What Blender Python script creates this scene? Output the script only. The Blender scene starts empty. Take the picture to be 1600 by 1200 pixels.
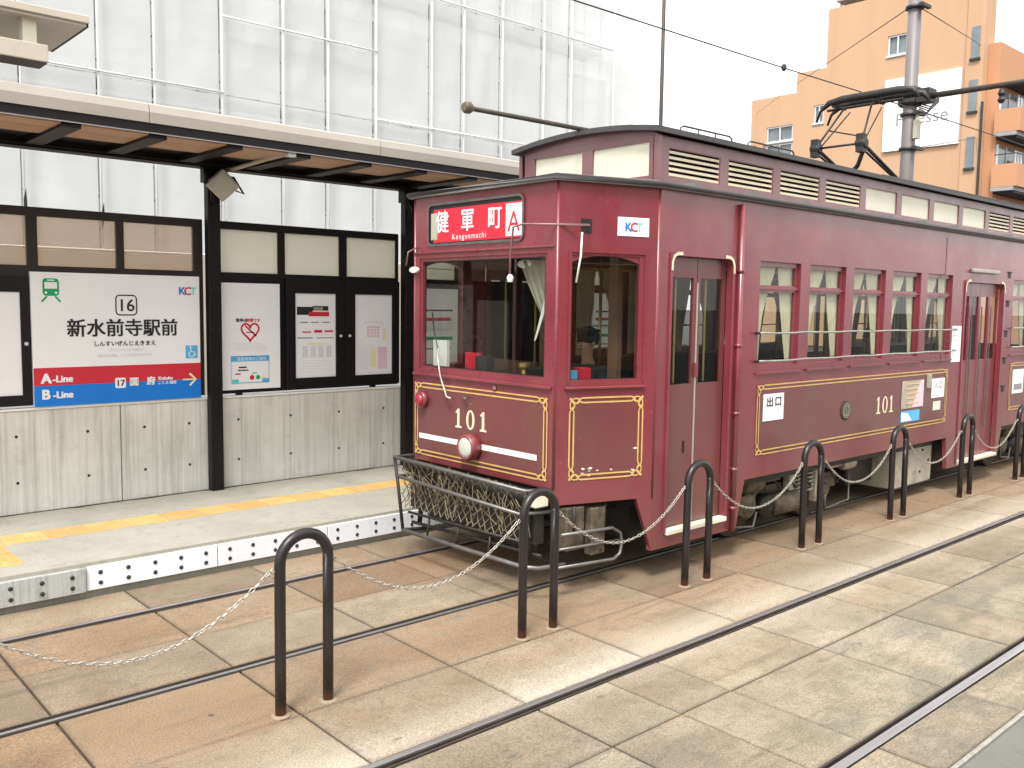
import bpy, bmesh, math, random
from mathutils import Vector, Matrix, noise
random.seed(7)
R = math.radians
scn = bpy.context.scene
C = scn.collection

# ------------------------------------------------------------------ camera, sky, sun, exposure
# X runs along the tram track, Y across it towards the platform, Z up; rail tops at z = 0
VP1, VP2, HC = (2377.0, 497.0), (-470.0, 458.0), 2.25
FPX = math.sqrt(-((VP1[0]-800)*(VP2[0]-800)+(VP1[1]-600)*(VP2[1]-600)))
d1 = Vector((VP1[0]-800, 600-VP1[1], -FPX)).normalized()
d2 = Vector((VP2[0]-800, 600-VP2[1], -FPX)).normalized()
d3 = d1.cross(d2)
cam = bpy.data.cameras.new('camera')
cam_o = bpy.data.objects.new('camera', cam); C.objects.link(cam_o)
cam_o.matrix_world = Matrix.Translation((0, 0, HC)) @ Matrix((d1, d2, d3)).to_4x4()
cam.sensor_width = 36; cam.lens = 36*FPX/1600; cam.clip_end = 2000
scn.camera = cam_o

SUN_EL, SUN_AZ = 58, 214      # azimuth of the direction the light comes from, from +X counter-clockwise
w = bpy.data.worlds.new('World'); scn.world = w; w.use_nodes = True
nt = w.node_tree; bg = nt.nodes['Background']
sky = nt.nodes.new('ShaderNodeTexSky'); sky.sky_type = 'NISHITA'; sky.sun_disc = False
sky.sun_elevation = R(SUN_EL); sky.sun_rotation = R(90-SUN_AZ); sky.air_density = 1.0; sky.dust_density = 4.0
hs = nt.nodes.new('ShaderNodeHueSaturation'); hs.inputs['Saturation'].default_value = 0.10
mxw = nt.nodes.new('ShaderNodeMix'); mxw.data_type = 'RGBA'; mxw.inputs['Factor'].default_value = 0.6
mxw.inputs['B'].default_value = (7.6, 7.6, 7.6, 1)      # even cloud cover over the sky
nt.links.new(sky.outputs[0], hs.inputs['Color']); nt.links.new(hs.outputs[0], mxw.inputs['A'])
nt.links.new(mxw.outputs['Result'], bg.inputs[0]); bg.inputs[1].default_value = 0.11
sl = bpy.data.lights.new('sun', 'SUN'); sl.energy = 1.5; sl.angle = R(14); sl.color = (1, .97, .92)
so = bpy.data.objects.new('sun', sl); C.objects.link(so)
sd = Vector((math.cos(R(SUN_EL))*math.cos(R(SUN_AZ)), math.cos(R(SUN_EL))*math.sin(R(SUN_AZ)), math.sin(R(SUN_EL))))
so.rotation_euler = sd.to_track_quat('Z', 'Y').to_euler()
scn.view_settings.view_transform = 'Standard'; scn.view_settings.look = 'None'
scn.view_settings.gamma = 1; scn.view_settings.use_curve_mapping = False
scn.view_settings.exposure = 1.45
scn.render.engine = 'CYCLES'
scn.cycles.max_bounces = 8; scn.cycles.transparent_max_bounces = 16

# ------------------------------------------------------------------ materials
MATS = {}
def nodes(name):
    m = bpy.data.materials.new(name); m.use_nodes = True
    t = m.node_tree; MATS[name] = m
    return m, t, t.nodes, t.links, t.nodes['Principled BSDF']
def mixc(t, fac, a, b, mode='MIX'):
    n = t.nodes.new('ShaderNodeMix'); n.data_type = 'RGBA'; n.blend_type = mode
    for sock, val in (('Factor', fac), ('A', a), ('B', b)):
        if hasattr(val, 'is_linked'): t.links.new(val, n.inputs[sock])
        else: n.inputs[sock].default_value = val if sock == 'Factor' else (*val, 1)
    return n.outputs['Result']
def posn(t, scale=(1, 1, 1)):
    g = t.nodes.new('ShaderNodeNewGeometry'); mp = t.nodes.new('ShaderNodeMapping')
    mp.inputs['Scale'].default_value = scale
    t.links.new(g.outputs['Position'], mp.inputs['Vector']); return mp.outputs[0]
def tnoise(t, scale, detail=5, rough=.6, vec=None, aniso=(1, 1, 1)):
    n = t.nodes.new('ShaderNodeTexNoise'); n.inputs['Scale'].default_value = scale
    n.inputs['Detail'].default_value = detail; n.inputs['Roughness'].default_value = rough
    t.links.new(vec or posn(t, aniso), n.inputs['Vector']); return n.outputs['Fac']
def ramp(t, fac, lo, hi, a=0.0, b=1.0):
    n = t.nodes.new('ShaderNodeMapRange'); n.inputs['From Min'].default_value = lo; n.inputs['From Max'].default_value = hi
    n.inputs['To Min'].default_value = a; n.inputs['To Max'].default_value = b
    t.links.new(fac, n.inputs['Value']); return n.outputs['Result']
def math_(t, op, a, b=0.0):
    n = t.nodes.new('ShaderNodeMath'); n.operation = op
    for i, v in enumerate((a, b)):
        if hasattr(v, 'is_linked'): t.links.new(v, n.inputs[i])
        else: n.inputs[i].default_value = v
    return n.outputs[0]
def bump(t, p, h, strength=.3, dist=.01):
    b = t.nodes.new('ShaderNodeBump'); b.inputs['Strength'].default_value = strength; b.inputs['Distance'].default_value = dist
    t.links.new(h, b.inputs['Height']); t.links.new(b.outputs[0], p.inputs['Normal'])
def mat(name, col, rough=.6, metal=0, var=.12, scale=3, dirt=None, dirt_amt=.5, aniso=(1, 1, 1), bmp=0, bscale=60, coat=0, spec=.5, emit=0):
    """painted or bare surface: base colour, soft variation, optional dirt colour in noise patches"""
    m, t, N, L, p = nodes(name)
    p.inputs['Roughness'].default_value = rough; p.inputs['Metallic'].default_value = metal
    p.inputs['Coat Weight'].default_value = coat; p.inputs['Coat Roughness'].default_value = .12
    p.inputs['Specular IOR Level'].default_value = spec
    a = tuple(c*(1-var) for c in col); b = tuple(min(1, c*(1+var)) for c in col)
    c = mixc(t, ramp(t, tnoise(t, scale, 5, .6, None, aniso), .3, .7), a, b)
    if dirt:
        c = mixc(t, ramp(t, tnoise(t, scale*2.3, 8, .7, None, aniso), .52, .75, 0, dirt_amt), c, dirt)
    L.new(c, p.inputs['Base Color'])
    if bmp: bump(t, p, tnoise(t, bscale, 4, .6), bmp, .004)
    if emit:
        p.inputs['Emission Color'].default_value = (*col, 1); p.inputs['Emission Strength'].default_value = emit
    return m
def glass(name, tint, refl=1.45, rough=.0, frost=0, frost_col=(.8, .8, .75)):
    m = bpy.data.materials.new(name); m.use_nodes = True; t = m.node_tree; MATS[name] = m
    out = t.nodes['Material Output']; t.nodes.remove(t.nodes['Principled BSDF'])
    tr = t.nodes.new('ShaderNodeBsdfTransparent'); tr.inputs[0].default_value = (*tint, 1)
    gl = t.nodes.new('ShaderNodeBsdfGlossy'); gl.inputs['Roughness'].default_value = rough
    lw = t.nodes.new('ShaderNodeLayerWeight'); f5 = math_(t, 'POWER', lw.outputs['Facing'], 4.5)     # Schlick reflectance, the same from both sides
    r0 = ((refl-1)/(refl+1))**2*.6
    fr = math_(t, 'ADD', math_(t, 'MULTIPLY', f5, .8), r0)
    ms = t.nodes.new('ShaderNodeMixShader'); t.links.new(fr, ms.inputs[0])
    last = tr.outputs[0]
    if frost:
        df = t.nodes.new('ShaderNodeBsdfDiffuse'); df.inputs[0].default_value = (*frost_col, 1)
        tl = t.nodes.new('ShaderNodeBsdfTranslucent'); tl.inputs[0].default_value = (*frost_col, 1)
        m2 = t.nodes.new('ShaderNodeMixShader'); m2.inputs[0].default_value = .45
        t.links.new(df.outputs[0], m2.inputs[1]); t.links.new(tl.outputs[0], m2.inputs[2])
        m3 = t.nodes.new('ShaderNodeMixShader'); m3.inputs[0].default_value = frost
        t.links.new(last, m3.inputs[1]); t.links.new(m2.outputs[0], m3.inputs[2]); last = m3.outputs[0]
    t.links.new(last, ms.inputs[1]); t.links.new(gl.outputs[0], ms.inputs[2]); t.links.new(ms.outputs[0], out.inputs[0])
    return m
def paving_mat():
    m, t, N, L, p = nodes('paving')
    oi = t.nodes.new('ShaderNodeObjectInfo')
    sep = t.nodes.new('ShaderNodeSeparateXYZ'); g = t.nodes.new('ShaderNodeNewGeometry'); L.new(g.outputs['Position'], sep.inputs[0])
    # every slab has its own patch of grain: shift the texture by the slab's random number
    cmb = t.nodes.new('ShaderNodeCombineXYZ')
    for k, f in (('X', 37.0), ('Y', 91.0), ('Z', 53.0)): L.new(math_(t, 'MULTIPLY', oi.outputs['Random'], f), cmb.inputs[k])
    add = t.nodes.new('ShaderNodeVectorMath'); L.new(g.outputs['Position'], add.inputs[0]); L.new(cmb.outputs[0], add.inputs[1])
    def lv(sc=(1, 1, 1)):
        mp = t.nodes.new('ShaderNodeMapping'); mp.inputs['Scale'].default_value = sc; L.new(add.outputs[0], mp.inputs['Vector']); return mp.outputs[0]
    n1 = tnoise(t, 1.5, 7, .62, lv()); n2 = tnoise(t, 11, 7, .72, lv()); n3 = tnoise(t, 95, 4, .65, lv()); streak = tnoise(t, 2.6, 7, .72, lv((.22, 3.4, 1)))
    run = tnoise(t, 1.5, 6, .65, None, (.3, 2.4, 1)); cloud = tnoise(t, .9, 5, .6, None, (.6, 1.3, 1))
    base = mixc(t, ramp(t, n1, .36, .66), (.225, .185, .13), (.335, .29, .22))
    # rust carried off the rails: ochre strips that run on from slab to slab
    yw = math_(t, 'ADD', sep.outputs['Y'], math_(t, 'MULTIPLY', math_(t, 'SUBTRACT', run, .5), .5))
    band = None
    for y0, hw, soft, k in ((6.20, .36, .22, 1.0), (4.68, .36, .25, 1.0), (4.10, .22, .25, .55), (6.9, .15, .3, .6), (3.30, .12, .2, .35), (5.35, .2, .3, .4)):
        d = math_(t, 'ABSOLUTE', math_(t, 'SUBTRACT', yw, y0))
        b = ramp(t, d, hw, hw+soft, k, 0)
        band = b if band is None else math_(t, 'MAXIMUM', band, b)
    rust = math_(t, 'MULTIPLY', band, ramp(t, cloud, .30, .58, .45, 1))
    base = mixc(t, math_(t, 'MULTIPLY', rust, .8), base, (.205, .124, .066))
    base = mixc(t, ramp(t, streak, .56, .72, 0, .4), base, (.16, .125, .085))
    base = mixc(t, ramp(t, run, .56, .66, 0, .6), base, (.125, .095, .064))
    base = mixc(t, ramp(t, n2, .50, .68, 0, .6), base, (.14, .12, .09))
    pale = ramp(t, math_(t, 'ABSOLUTE', math_(t, 'SUBTRACT', sep.outputs['Y'], 3.66)), .05, .36, .8, 0)   # worn pale strip beside the second track
    base = mixc(t, math_(t, 'MULTIPLY', pale, ramp(t, run, .35, .6, .4, 1)), base, (.40, .365, .30))
    gy = ramp(t, sep.outputs['Y'], 3.5, 2.7, 0, 1)
    base = mixc(t, math_(t, 'MULTIPLY', gy, ramp(t, math_(t, 'ADD', math_(t, 'MULTIPLY', tnoise(t, 3.2, 9, .8, lv((.5, 1.2, 1))), .6), math_(t, 'MULTIPLY', cloud, .4)), .45, .57, 0, .75)), base, (.135, .134, .10))
    gz = ramp(t, math_(t, 'ABSOLUTE', math_(t, 'SUBTRACT', sep.outputs['Y'], 5.45)), .1, .4, 1, 0)
    base = mixc(t, math_(t, 'MULTIPLY', gz, ramp(t, tnoise(t, 2.6, 8, .75), .46, .62, 0, .5)), base, (.17, .16, .12))
    base = mixc(t, .8, base, mixc(t, ramp(t, n3, .32, .68), (.52, .50, .47), (1.42, 1.42, 1.42)), 'MULTIPLY')
    tint = t.nodes.new('ShaderNodeValToRGB'); L.new(oi.outputs['Random'], tint.inputs[0])
    e = tint.color_ramp.elements; e[0].color = (.78, .75, .72, 1); e[1].color = (1.10, 1.10, 1.08, 1)
    x = e.new(.3); x.color = (1.08, 1.03, .97, 1); x = e.new(.6); x.color = (.90, .91, .88, 1)
    base = mixc(t, 1.0, base, tint.outputs[0], 'MULTIPLY')
    # dirt washed into the joints: dark uneven rim on each slab
    tc = t.nodes.new('ShaderNodeTexCoord'); sg_ = t.nodes.new('ShaderNodeSeparateXYZ'); L.new(tc.outputs['Generated'], sg_.inputs[0])
    ex = math_(t, 'SUBTRACT', .5, math_(t, 'ABSOLUTE', math_(t, 'SUBTRACT', sg_.outputs['X'], .5)))
    ey = math_(t, 'MULTIPLY', math_(t, 'SUBTRACT', .5, math_(t, 'ABSOLUTE', math_(t, 'SUBTRACT', sg_.outputs['Y'], .5))), .66)
    edge = math_(t, 'ADD', math_(t, 'MINIMUM', ex, ey), math_(t, 'MULTIPLY', math_(t, 'SUBTRACT', n2, .5), .09))
    base = mixc(t, ramp(t, edge, .022, -.012, 0, .6), base, (.085, .068, .048))
    vo = t.nodes.new('ShaderNodeTexVoronoi'); vo.inputs['Scale'].default_value = 1.35; L.new(posn(t), vo.inputs['Vector'])
    base = mixc(t, ramp(t, vo.outputs['Distance'], .036, .030, 0, .8), base, (.06, .052, .042))
    vo2 = t.nodes.new('ShaderNodeTexVoronoi'); vo2.inputs['Scale'].default_value = 5.5; L.new(posn(t, (.5, 1, 1)), vo2.inputs['Vector'])
    base = mixc(t, math_(t, 'MULTIPLY', ramp(t, vo2.outputs['Distance'], .10, .07, 0, .55), ramp(t, run, .5, .56)), base, (.08, .07, .055))
    L.new(base, p.inputs['Base Color']); p.inputs['Roughness'].default_value = .78
    bump(t, p, math_(t, 'ADD', n3, math_(t, 'MULTIPLY', n2, 1.5)), .4, .006)
def concrete_mat(name, col, streaks=.5, dark=(.2, .2, .18)):
    m, t, N, L, p = nodes(name)
    a = tnoise(t, 1.4, 7, .65); s = tnoise(t, 9, 6, .7, None, (1, 1, .06)); f = tnoise(t, 90, 3, .6); bl = tnoise(t, 5, 8, .75)
    c = mixc(t, ramp(t, a, .3, .7), tuple(x*.86 for x in col), tuple(x*1.1 for x in col))
    c = mixc(t, ramp(t, s, .5, .72, 0, streaks), c, dark)
    c = mixc(t, ramp(t, bl, .56, .72, 0, .30 if streaks > .4 and streaks < .6 else .6), c, dark)
    if streaks > .3:
        bd = tnoise(t, 34, 3, .5, None, (1, 1, .012)); c = mixc(t, ramp(t, bd, .5, .68, 0, .28), c, dark)
        rn_ = tnoise(t, 6, 7, .75, None, (1, 1, .10)); c = mixc(t, ramp(t, rn_, .60, .74, 0, .3 if streaks < .6 else .8), c, tuple(x*.8 for x in dark))
    c = mixc(t, .3, c, mixc(t, ramp(t, f, .3, .7), (.7, .7, .7), (1.25, 1.25, 1.25)), 'MULTIPLY')
    L.new(c, p.inputs['Base Color']); p.inputs['Roughness'].default_value = .82
    bump(t, p, math_(t, 'ADD', f, math_(t, 'MULTIPLY', s, .8)), .25, .004)
def tactile_mat():
    m, t, N, L, p = nodes('tactile_yellow')
    n = tnoise(t, 6, 7, .7)
    c = mixc(t, ramp(t, n, .35, .7), (.56, .33, .10), (.66, .42, .16))
    c = mixc(t, ramp(t, tnoise(t, 14, 6, .7), .50, .70, 0, .6), c, (.40, .31, .19))
    oi = t.nodes.new('ShaderNodeObjectInfo'); c = mixc(t, 1.0, c, mixc(t, oi.outputs['Random'], (.82, .80, .80), (1.06, 1.06, 1.06)), 'MULTIPLY')
    L.new(c, p.inputs['Base Color']); p.inputs['Roughness'].default_value = .7
    vo = t.nodes.new('ShaderNodeTexVoronoi'); vo.inputs['Scale'].default_value = 18; vo.inputs['Randomness'].default_value = 0
    L.new(posn(t), vo.inputs['Vector']); bump(t, p, ramp(t, vo.outputs['Distance'], .2, .5, 1, 0), .5, .005)
def bollard_mat():
    m, t, N, L, p = nodes('bollard_paint')
    g = t.nodes.new('ShaderNodeNewGeometry'); sep = t.nodes.new('ShaderNodeSeparateXYZ'); L.new(g.outputs['Position'], sep.inputs[0])
    n = tnoise(t, 30, 6, .7)
    c = mixc(t, ramp(t, tnoise(t, 6, 6, .7), .35, .7), (.010, .0075, .008), (.018, .014, .014))
    k = ramp(t, math_(t, 'ADD', sep.outputs['Z'], math_(t, 'MULTIPLY', n, .12)), .13, .05, 0, 1)
    c = mixc(t, k, c, (.17, .055, .025))
    L.new(c, p.inputs['Base Color']); p.inputs['Roughness'].default_value = .36; bump(t, p, n, .12, .002)
def tram_paint(name, c1, c2, worn, rough=.3, grime=.45):
    m, t, N, L, p = nodes(name)
    g = t.nodes.new('ShaderNodeNewGeometry'); sep = t.nodes.new('ShaderNodeSeparateXYZ'); L.new(g.outputs['Position'], sep.inputs[0])
    c = mixc(t, ramp(t, tnoise(t, 1.3, 6, .6), .3, .7), c1, c2)
    c = mixc(t, ramp(t, tnoise(t, 2.4, 8, .7, None, (1, 1, .35)), .48, .70, 0, .7), c, worn)
    # brown road film, thicker on the lower panels, with runs and wiped patches
    film = math_(t, 'MULTIPLY', ramp(t, sep.outputs['Z'], 1.75, .55, 0, 1), ramp(t, tnoise(t, 1.7, 8, .72, None, (1, 1, .5)), .36, .62, .15, 1))
    c = mixc(t, math_(t, 'MULTIPLY', film, grime), c, (.125, .066, .048))
    c = mixc(t, ramp(t, tnoise(t, 7, 7, .75, None, (1, 1, .12)), .60, .74, 0, .35), c, (.20, .085, .085))
    c = mixc(t, ramp(t, tnoise(t, 30, 4, .5, None, (.4, .4, 1.2)), .70, .76, 0, .45), c, (.36, .22, .21))
    L.new(c, p.inputs['Base Color'])
    L.new(ramp(t, math_(t, 'ADD', tnoise(t, 3, 7, .7), math_(t, 'MULTIPLY', film, .3)), .3, .9, rough*.7, rough*1.7), p.inputs['Roughness'])
    p.inputs['Coat Weight'].default_value = .7; p.inputs['Coat Roughness'].default_value = .28
    bump(t, p, math_(t, 'ADD', tnoise(t, 2.2, 3, .5), math_(t, 'MULTIPLY', tnoise(t, 45, 3, .6), .02)), .16, .02)
def sheet_mat():
    m = bpy.data.materials.new('scaffold_sheet'); m.use_nodes = True; t = m.node_tree; MATS['scaffold_sheet'] = m
    L = t.links; out = t.nodes['Material Output']; p = t.nodes['Principled BSDF']
    c = mixc(t, ramp(t, tnoise(t, .9, 6, .6), .3, .7), (.84, .86, .86), (.91, .92, .91))
    L.new(c, p.inputs['Base Color']); p.inputs['Roughness'].default_value = .7
    bump(t, p, tnoise(t, 1.3, 4, .5, None, (1, 1, 2.2)), .15, .08)
    tl = t.nodes.new('ShaderNodeBsdfTranslucent'); tl.inputs[0].default_value = (.8, .82, .82, 1)
    tr = t.nodes.new('ShaderNodeBsdfTransparent')
    a = t.nodes.new('ShaderNodeMixShader'); a.inputs[0].default_value = .35; L.new(p.outputs[0], a.inputs[1]); L.new(tl.outputs[0], a.inputs[2])
    b = t.nodes.new('ShaderNodeMixShader'); b.inputs[0].default_value = .2; L.new(a.outputs[0], b.inputs[1]); L.new(tr.outputs[0], b.inputs[2])
    L.new(b.outputs[0], out.inputs[0])
paving_mat(); tactile_mat(); bollard_mat(); sheet_mat()
concrete_mat('concrete_wall', (.62, .615, .56), .42)
concrete_mat('platform_concrete', (.345, .33, .275), .25, (.15, .14, .11))
concrete_mat('grey_pavement', (.13, .13, .115), .15, (.05, .05, .045))
concrete_mat('old_plate', (.40, .41, .40), .7, (.12, .12, .11))
tram_paint('tram_maroon', (.160, .017, .028), (.225, .033, .045), (.18, .052, .054))
tram_paint('tram_brown', (.125, .024, .026), (.160, .030, .032), (.12, .05, .042), .38, .55)
tram_paint('tram_mauve', (.15, .055, .062), (.19, .075, .080), (.17, .09, .085), .45)
mat('asphalt', (.05, .048, .044), .9, var=.2, bmp=.4)
mat('joint_dirt', (.055, .045, .033), .95, var=.3, scale=8)
mat('rail_steel', (.56, .56, .56), .30, .85, var=.12, scale=8, aniso=(.15, 6, 1))
mat('rail_dark', (.055, .045, .038), .6, .3, var=.3, scale=6, dirt=(.11, .06, .03), dirt_amt=.6)
mat('groove_dirt', (.03, .024, .018), .95, var=.3)
mat('zinc', (.44, .42, .37), .42, .7, var=.2, scale=30, dirt=(.3, .2, .12), dirt_amt=.4)
mat('white_plate', (.74, .76, .80), .45, var=.05, scale=2, dirt=(.45, .43, .40), dirt_amt=.25)
mat('bolt_dark', (.05, .05, .05), .5, .6)
mat('dark_frame', (.009, .007, .008), .5, .0, var=.2, scale=4, bmp=.05, spec=.25)
mat('brown_frame', (.026, .020, .019), .5, .0, var=.2, scale=4, spec=.3)
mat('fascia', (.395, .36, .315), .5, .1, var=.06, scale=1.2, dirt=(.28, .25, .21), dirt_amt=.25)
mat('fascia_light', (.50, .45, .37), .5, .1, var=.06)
mat('ceiling_wood', (.50, .31, .19), .55, var=.25, scale=2, aniso=(.4, 6, 6), dirt=(.5, .34, .2), dirt_amt=.5)
mat('white_paint', (.78, .78, .76), .5, var=.03)
mat('paper', (.80, .80, .81), .7, var=.02)
mat('print_black', (.012, .012, .014), .6, var=.05)
mat('print_grey', (.25, .25, .26), .6, var=.1)
mat('print_pale', (.62, .63, .66), .7, var=.1)
mat('print_red', (.56, .020, .040), .5, var=.05)
mat('print_blue', (.0, .175, .62), .5, var=.05)
mat('print_sky', (.10, .42, .72), .5, var=.05)
mat('print_green', (.0, .33, .10), .5, var=.05)
mat('print_cyan', (.12, .62, .55), .5, var=.05)
mat('print_yellow', (.78, .72, .42), .6, var=.05)
mat('print_pink', (.72, .52, .58), .6, var=.1)
mat('print_orange', (.75, .42, .25), .6, var=.1)
mat('gold', (.60, .40, .14), .45, .15, var=.15, scale=9)
mat('cream_letter', (.74, .65, .46), .5, var=.1)
mat('cream_panel', (.68, .65, .52), .5, var=.06, scale=2, dirt=(.5, .44, .3), dirt_amt=.3)
mat('louvre_slat', (.66, .58, .42), .5, var=.1, scale=3, dirt=(.35, .28, .2), dirt_amt=.4)
mat('roof_dark', (.055, .050, .052), .5, .1, var=.2, scale=3)
mat('roof_grey', (.17, .165, .155), .6, var=.2, scale=4, dirt=(.08, .07, .06))
mat('black', (.012, .012, .013), .5, var=.1)
mat('black_iron', (.030, .028, .027), .5, .4, var=.3, scale=10, dirt=(.10, .06, .035), dirt_amt=.5)
mat('tube_grey', (.16, .155, .15), .4, .5, var=.2, scale=10, dirt=(.09, .05, .03))
mat('net_rope', (.17, .135, .085), .9, var=.3, scale=20)
mat('bogie_dirt', (.13, .105, .075), .6, .35, var=.5, scale=9, dirt=(.03, .025, .02), dirt_amt=.9, bmp=.3)
mat('box_cream', (.38, .355, .28), .6, var=.2, scale=4, dirt=(.10, .075, .05), dirt_amt=.75)
mat('lamp_lens', (.50, .49, .43), .12, var=.03, coat=.6)
mat('red_lens', (.32, .01, .03), .15, var=.05, coat=.8)
mat('curtain', (.80, .72, .54), .9, var=.12, scale=5)
mat('dark_curtain', (.05, .03, .03), .9, var=.2)
mat('interior', (.17, .095, .058), .6, var=.2, scale=2)
mat('interior_roof', (.30, .27, .22), .6, var=.1)
mat('seat_cloth', (.035, .055, .06), .9, var=.2)
mat('brass', (.55, .42, .16), .3, .8, var=.1)
mat('mirror_white', (.8, .79, .76), .35, var=.03)
mat('pole_grey', (.175, .155, .155), .5, .1, var=.12, scale=3, aniso=(4, 4, .3))
mat('cable', (.03, .03, .03), .6)
mat('orange_render', (.50, .310, .185), .8, var=.06, scale=.3, dirt=(.40, .24, .15), dirt_amt=.4, aniso=(1, 1, .12), bmp=.1, bscale=10)
mat('orange_deep', (.50, .255, .135), .8, var=.06, scale=.3)
mat('alu', (.62, .64, .66), .4, .3, var=.05)
mat('window_dark', (.16, .19, .20), .12, var=.3, scale=.8)
mat('veiled_window', (.45, .47, .47), .4, var=.1, scale=.8)
mat('shade_grey', (.28, .28, .29), .7, var=.2, scale=1)
mat('laundry', (.5, .52, .54), .8, var=.5, scale=2.2)
mat('wall_pale', (.72, .74, .72), .8, var=.1, scale=.6)
mat('hoarding', (.40, .35, .29), .7, var=.05)
mat('rail_weathered', (.34, .35, .32), .45, .4, var=.2, scale=12)
mat('mortar', (.24, .185, .125), .85, var=.2, scale=20, bmp=.3)
mat('skin', (.36, .22, .15), .55, var=.05)
mat('navy', (.012, .013, .02), .8, var=.2)
mat('shirt_white', (.7, .7, .68), .8, var=.05)
mat('hair_grey', (.3, .3, .3), .8, var=.2)
mat('lit_lamp', (1, .97, .9), .4, var=0, emit=1.6)
glass('tram_glass', (.88, .90, .88), 1.5)
glass('pane_tinted', (.86, .78, .70), 1.35, frost=.30, frost_col=(.66, .58, .51))
glass('pane_frosted', (.9, .9, .82), 1.2, .2, frost=.93, frost_col=(.95, .94, .84))

# ------------------------------------------------------------------ mesh helpers
ORI = {}
def origin(o): return ORI.get(o.name, Vector((0, 0, 0)))
class Fr:
    """a plane: origin o, right u, up v, outward n = u x v"""
    def __init__(s, o, u, v=(0, 0, 1)):
        s.o = Vector(o); s.u = Vector(u).normalized(); s.v = Vector(v).normalized(); s.n = s.u.cross(s.v)
    def p(s, a, b, d=0): return s.o + s.u*a + s.v*b + s.n*d
class MB:
    def __init__(s): s.v = []; s.f = []
    def add(s, vs, fs):
        k = len(s.v); s.v += [Vector(x) for x in vs]; s.f += [tuple(i+k for i in f) for f in fs]; return s
    def box(s, x0, x1, y0, y1, z0, z1):
        return s.add([(x, y, z) for x in (x0, x1) for y in (y0, y1) for z in (z0, z1)],
                     [(0, 1, 3, 2), (4, 6, 7, 5), (0, 4, 5, 1), (2, 3, 7, 6), (0, 2, 6, 4), (1, 5, 7, 3)])
    def fbox(s, fr, a0, a1, b0, b1, d0, d1):
        vs = [fr.p(a, b, d) for a in (a0, a1) for b in (b0, b1) for d in (d0, d1)]
        return s.add(vs, [(0, 1, 3, 2), (4, 6, 7, 5), (0, 4, 5, 1), (2, 3, 7, 6), (0, 2, 6, 4), (1, 5, 7, 3)])
    def slab(s, x0, x1, y0, y1, z0, z1, c=.008):
        vs = [(x0, y0, z0), (x1, y0, z0), (x1, y1, z0), (x0, y1, z0), (x0, y0, z1-c), (x1, y0, z1-c), (x1, y1, z1-c), (x0, y1, z1-c),
              (x0+c, y0+c, z1), (x1-c, y0+c, z1), (x1-c, y1-c, z1), (x0+c, y1-c, z1)]
        fs = [(0, 3, 2, 1), (8, 9, 10, 11)]
        for i in range(4):
            j = (i+1) % 4; fs += [(i, j, 4+j, 4+i), (4+i, 4+j, 8+j, 8+i)]
        return s.add(vs, fs)
    def ring(s, c, ax, r, n, ph=0):
        ax = ax.normalized(); t = Vector((0, 0, 1)) if abs(ax.z) < .9 else Vector((1, 0, 0))
        e = ax.cross(t).normalized(); g = ax.cross(e)
        return [c + e*(r*math.cos(2*math.pi*i/n+ph)) + g*(r*math.sin(2*math.pi*i/n+ph)) for i in range(n)]
    def tube(s, pts, r, n=8, closed=False, cap=True):
        pts = [Vector(p) for p in pts]; m = len(pts); rs = r if isinstance(r, (list, tuple)) else [r]*m
        vs = []; prev = None
        for i, p in enumerate(pts):
            if closed: ax = pts[(i+1) % m]-pts[i-1]
            else: ax = pts[min(i+1, m-1)]-pts[max(i-1, 0)]
            ax.normalize()
            if prev is None:
                t = Vector((0, 0, 1)) if abs(ax.z) < .9 else Vector((1, 0, 0)); e = ax.cross(t).normalized()
            else: e = (prev - ax*prev.dot(ax)).normalized()
            prev = e; g = ax.cross(e)
            vs += [p + e*(rs[i]*math.cos(2*math.pi*k/n)) + g*(rs[i]*math.sin(2*math.pi*k/n)) for k in range(n)]
        fs = []
        for i in range(m if closed else m-1):
            j = (i+1) % m
            for k in range(n):
                l = (k+1) % n; fs.append((i*n+k, i*n+l, j*n+l, j*n+k))
        if not closed and cap: fs += [tuple(range(n-1, -1, -1)), tuple((m-1)*n+k for k in range(n))]
        return s.add(vs, fs)
    def cyl(s, a, b, r, n=12): return s.tube([a, b], r, n)
    def lathe(s, c, ax, prof, n=20):
        c = Vector(c); ax = Vector(ax).normalized(); vs = []; fs = []
        for h, r in prof: vs += s.ring(c+ax*h, ax, max(r, 1e-4), n)
        for i in range(len(prof)-1):
            for k in range(n):
                l = (k+1) % n; fs.append((i*n+k, i*n+l, (i+1)*n+l, (i+1)*n+k))
        fs += [tuple(range(n-1, -1, -1)), tuple((len(prof)-1)*n+k for k in range(n))]
        return s.add(vs, fs)
    def prism(s, fr, pts, d0, d1):
        n = len(pts); vs = [fr.p(a, b, d0) for a, b in pts]+[fr.p(a, b, d1) for a, b in pts]
        return s.add(vs, [tuple(range(n-1, -1, -1)), tuple(range(n, 2*n))]+[(i, (i+1) % n, n+(i+1) % n, n+i) for i in range(n)])
    def rect(s, fr, a0, a1, b0, b1, d=.003): return s.fbox(fr, a0, a1, b0, b1, d-.002, d)
    def ribbon(s, fr, pts, wd, d=.003, closed=False):
        m = len(pts); vs = []
        P = [Vector((a, b, 0)) for a, b in pts]
        for i in range(m):
            if closed: t = P[(i+1) % m]-P[i-1]
            else: t = P[min(i+1, m-1)]-P[max(i-1, 0)]
            t.normalize(); q = Vector((-t.y, t.x, 0))*wd/2
            for sgn in (1, -1): vs.append(fr.p(P[i].x+q.x*sgn, P[i].y+q.y*sgn, d))
        return s.add(vs, [(2*i+1, 2*((i+1) % m)+1, 2*((i+1) % m), 2*i) for i in range(m if closed else m-1)])
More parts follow.
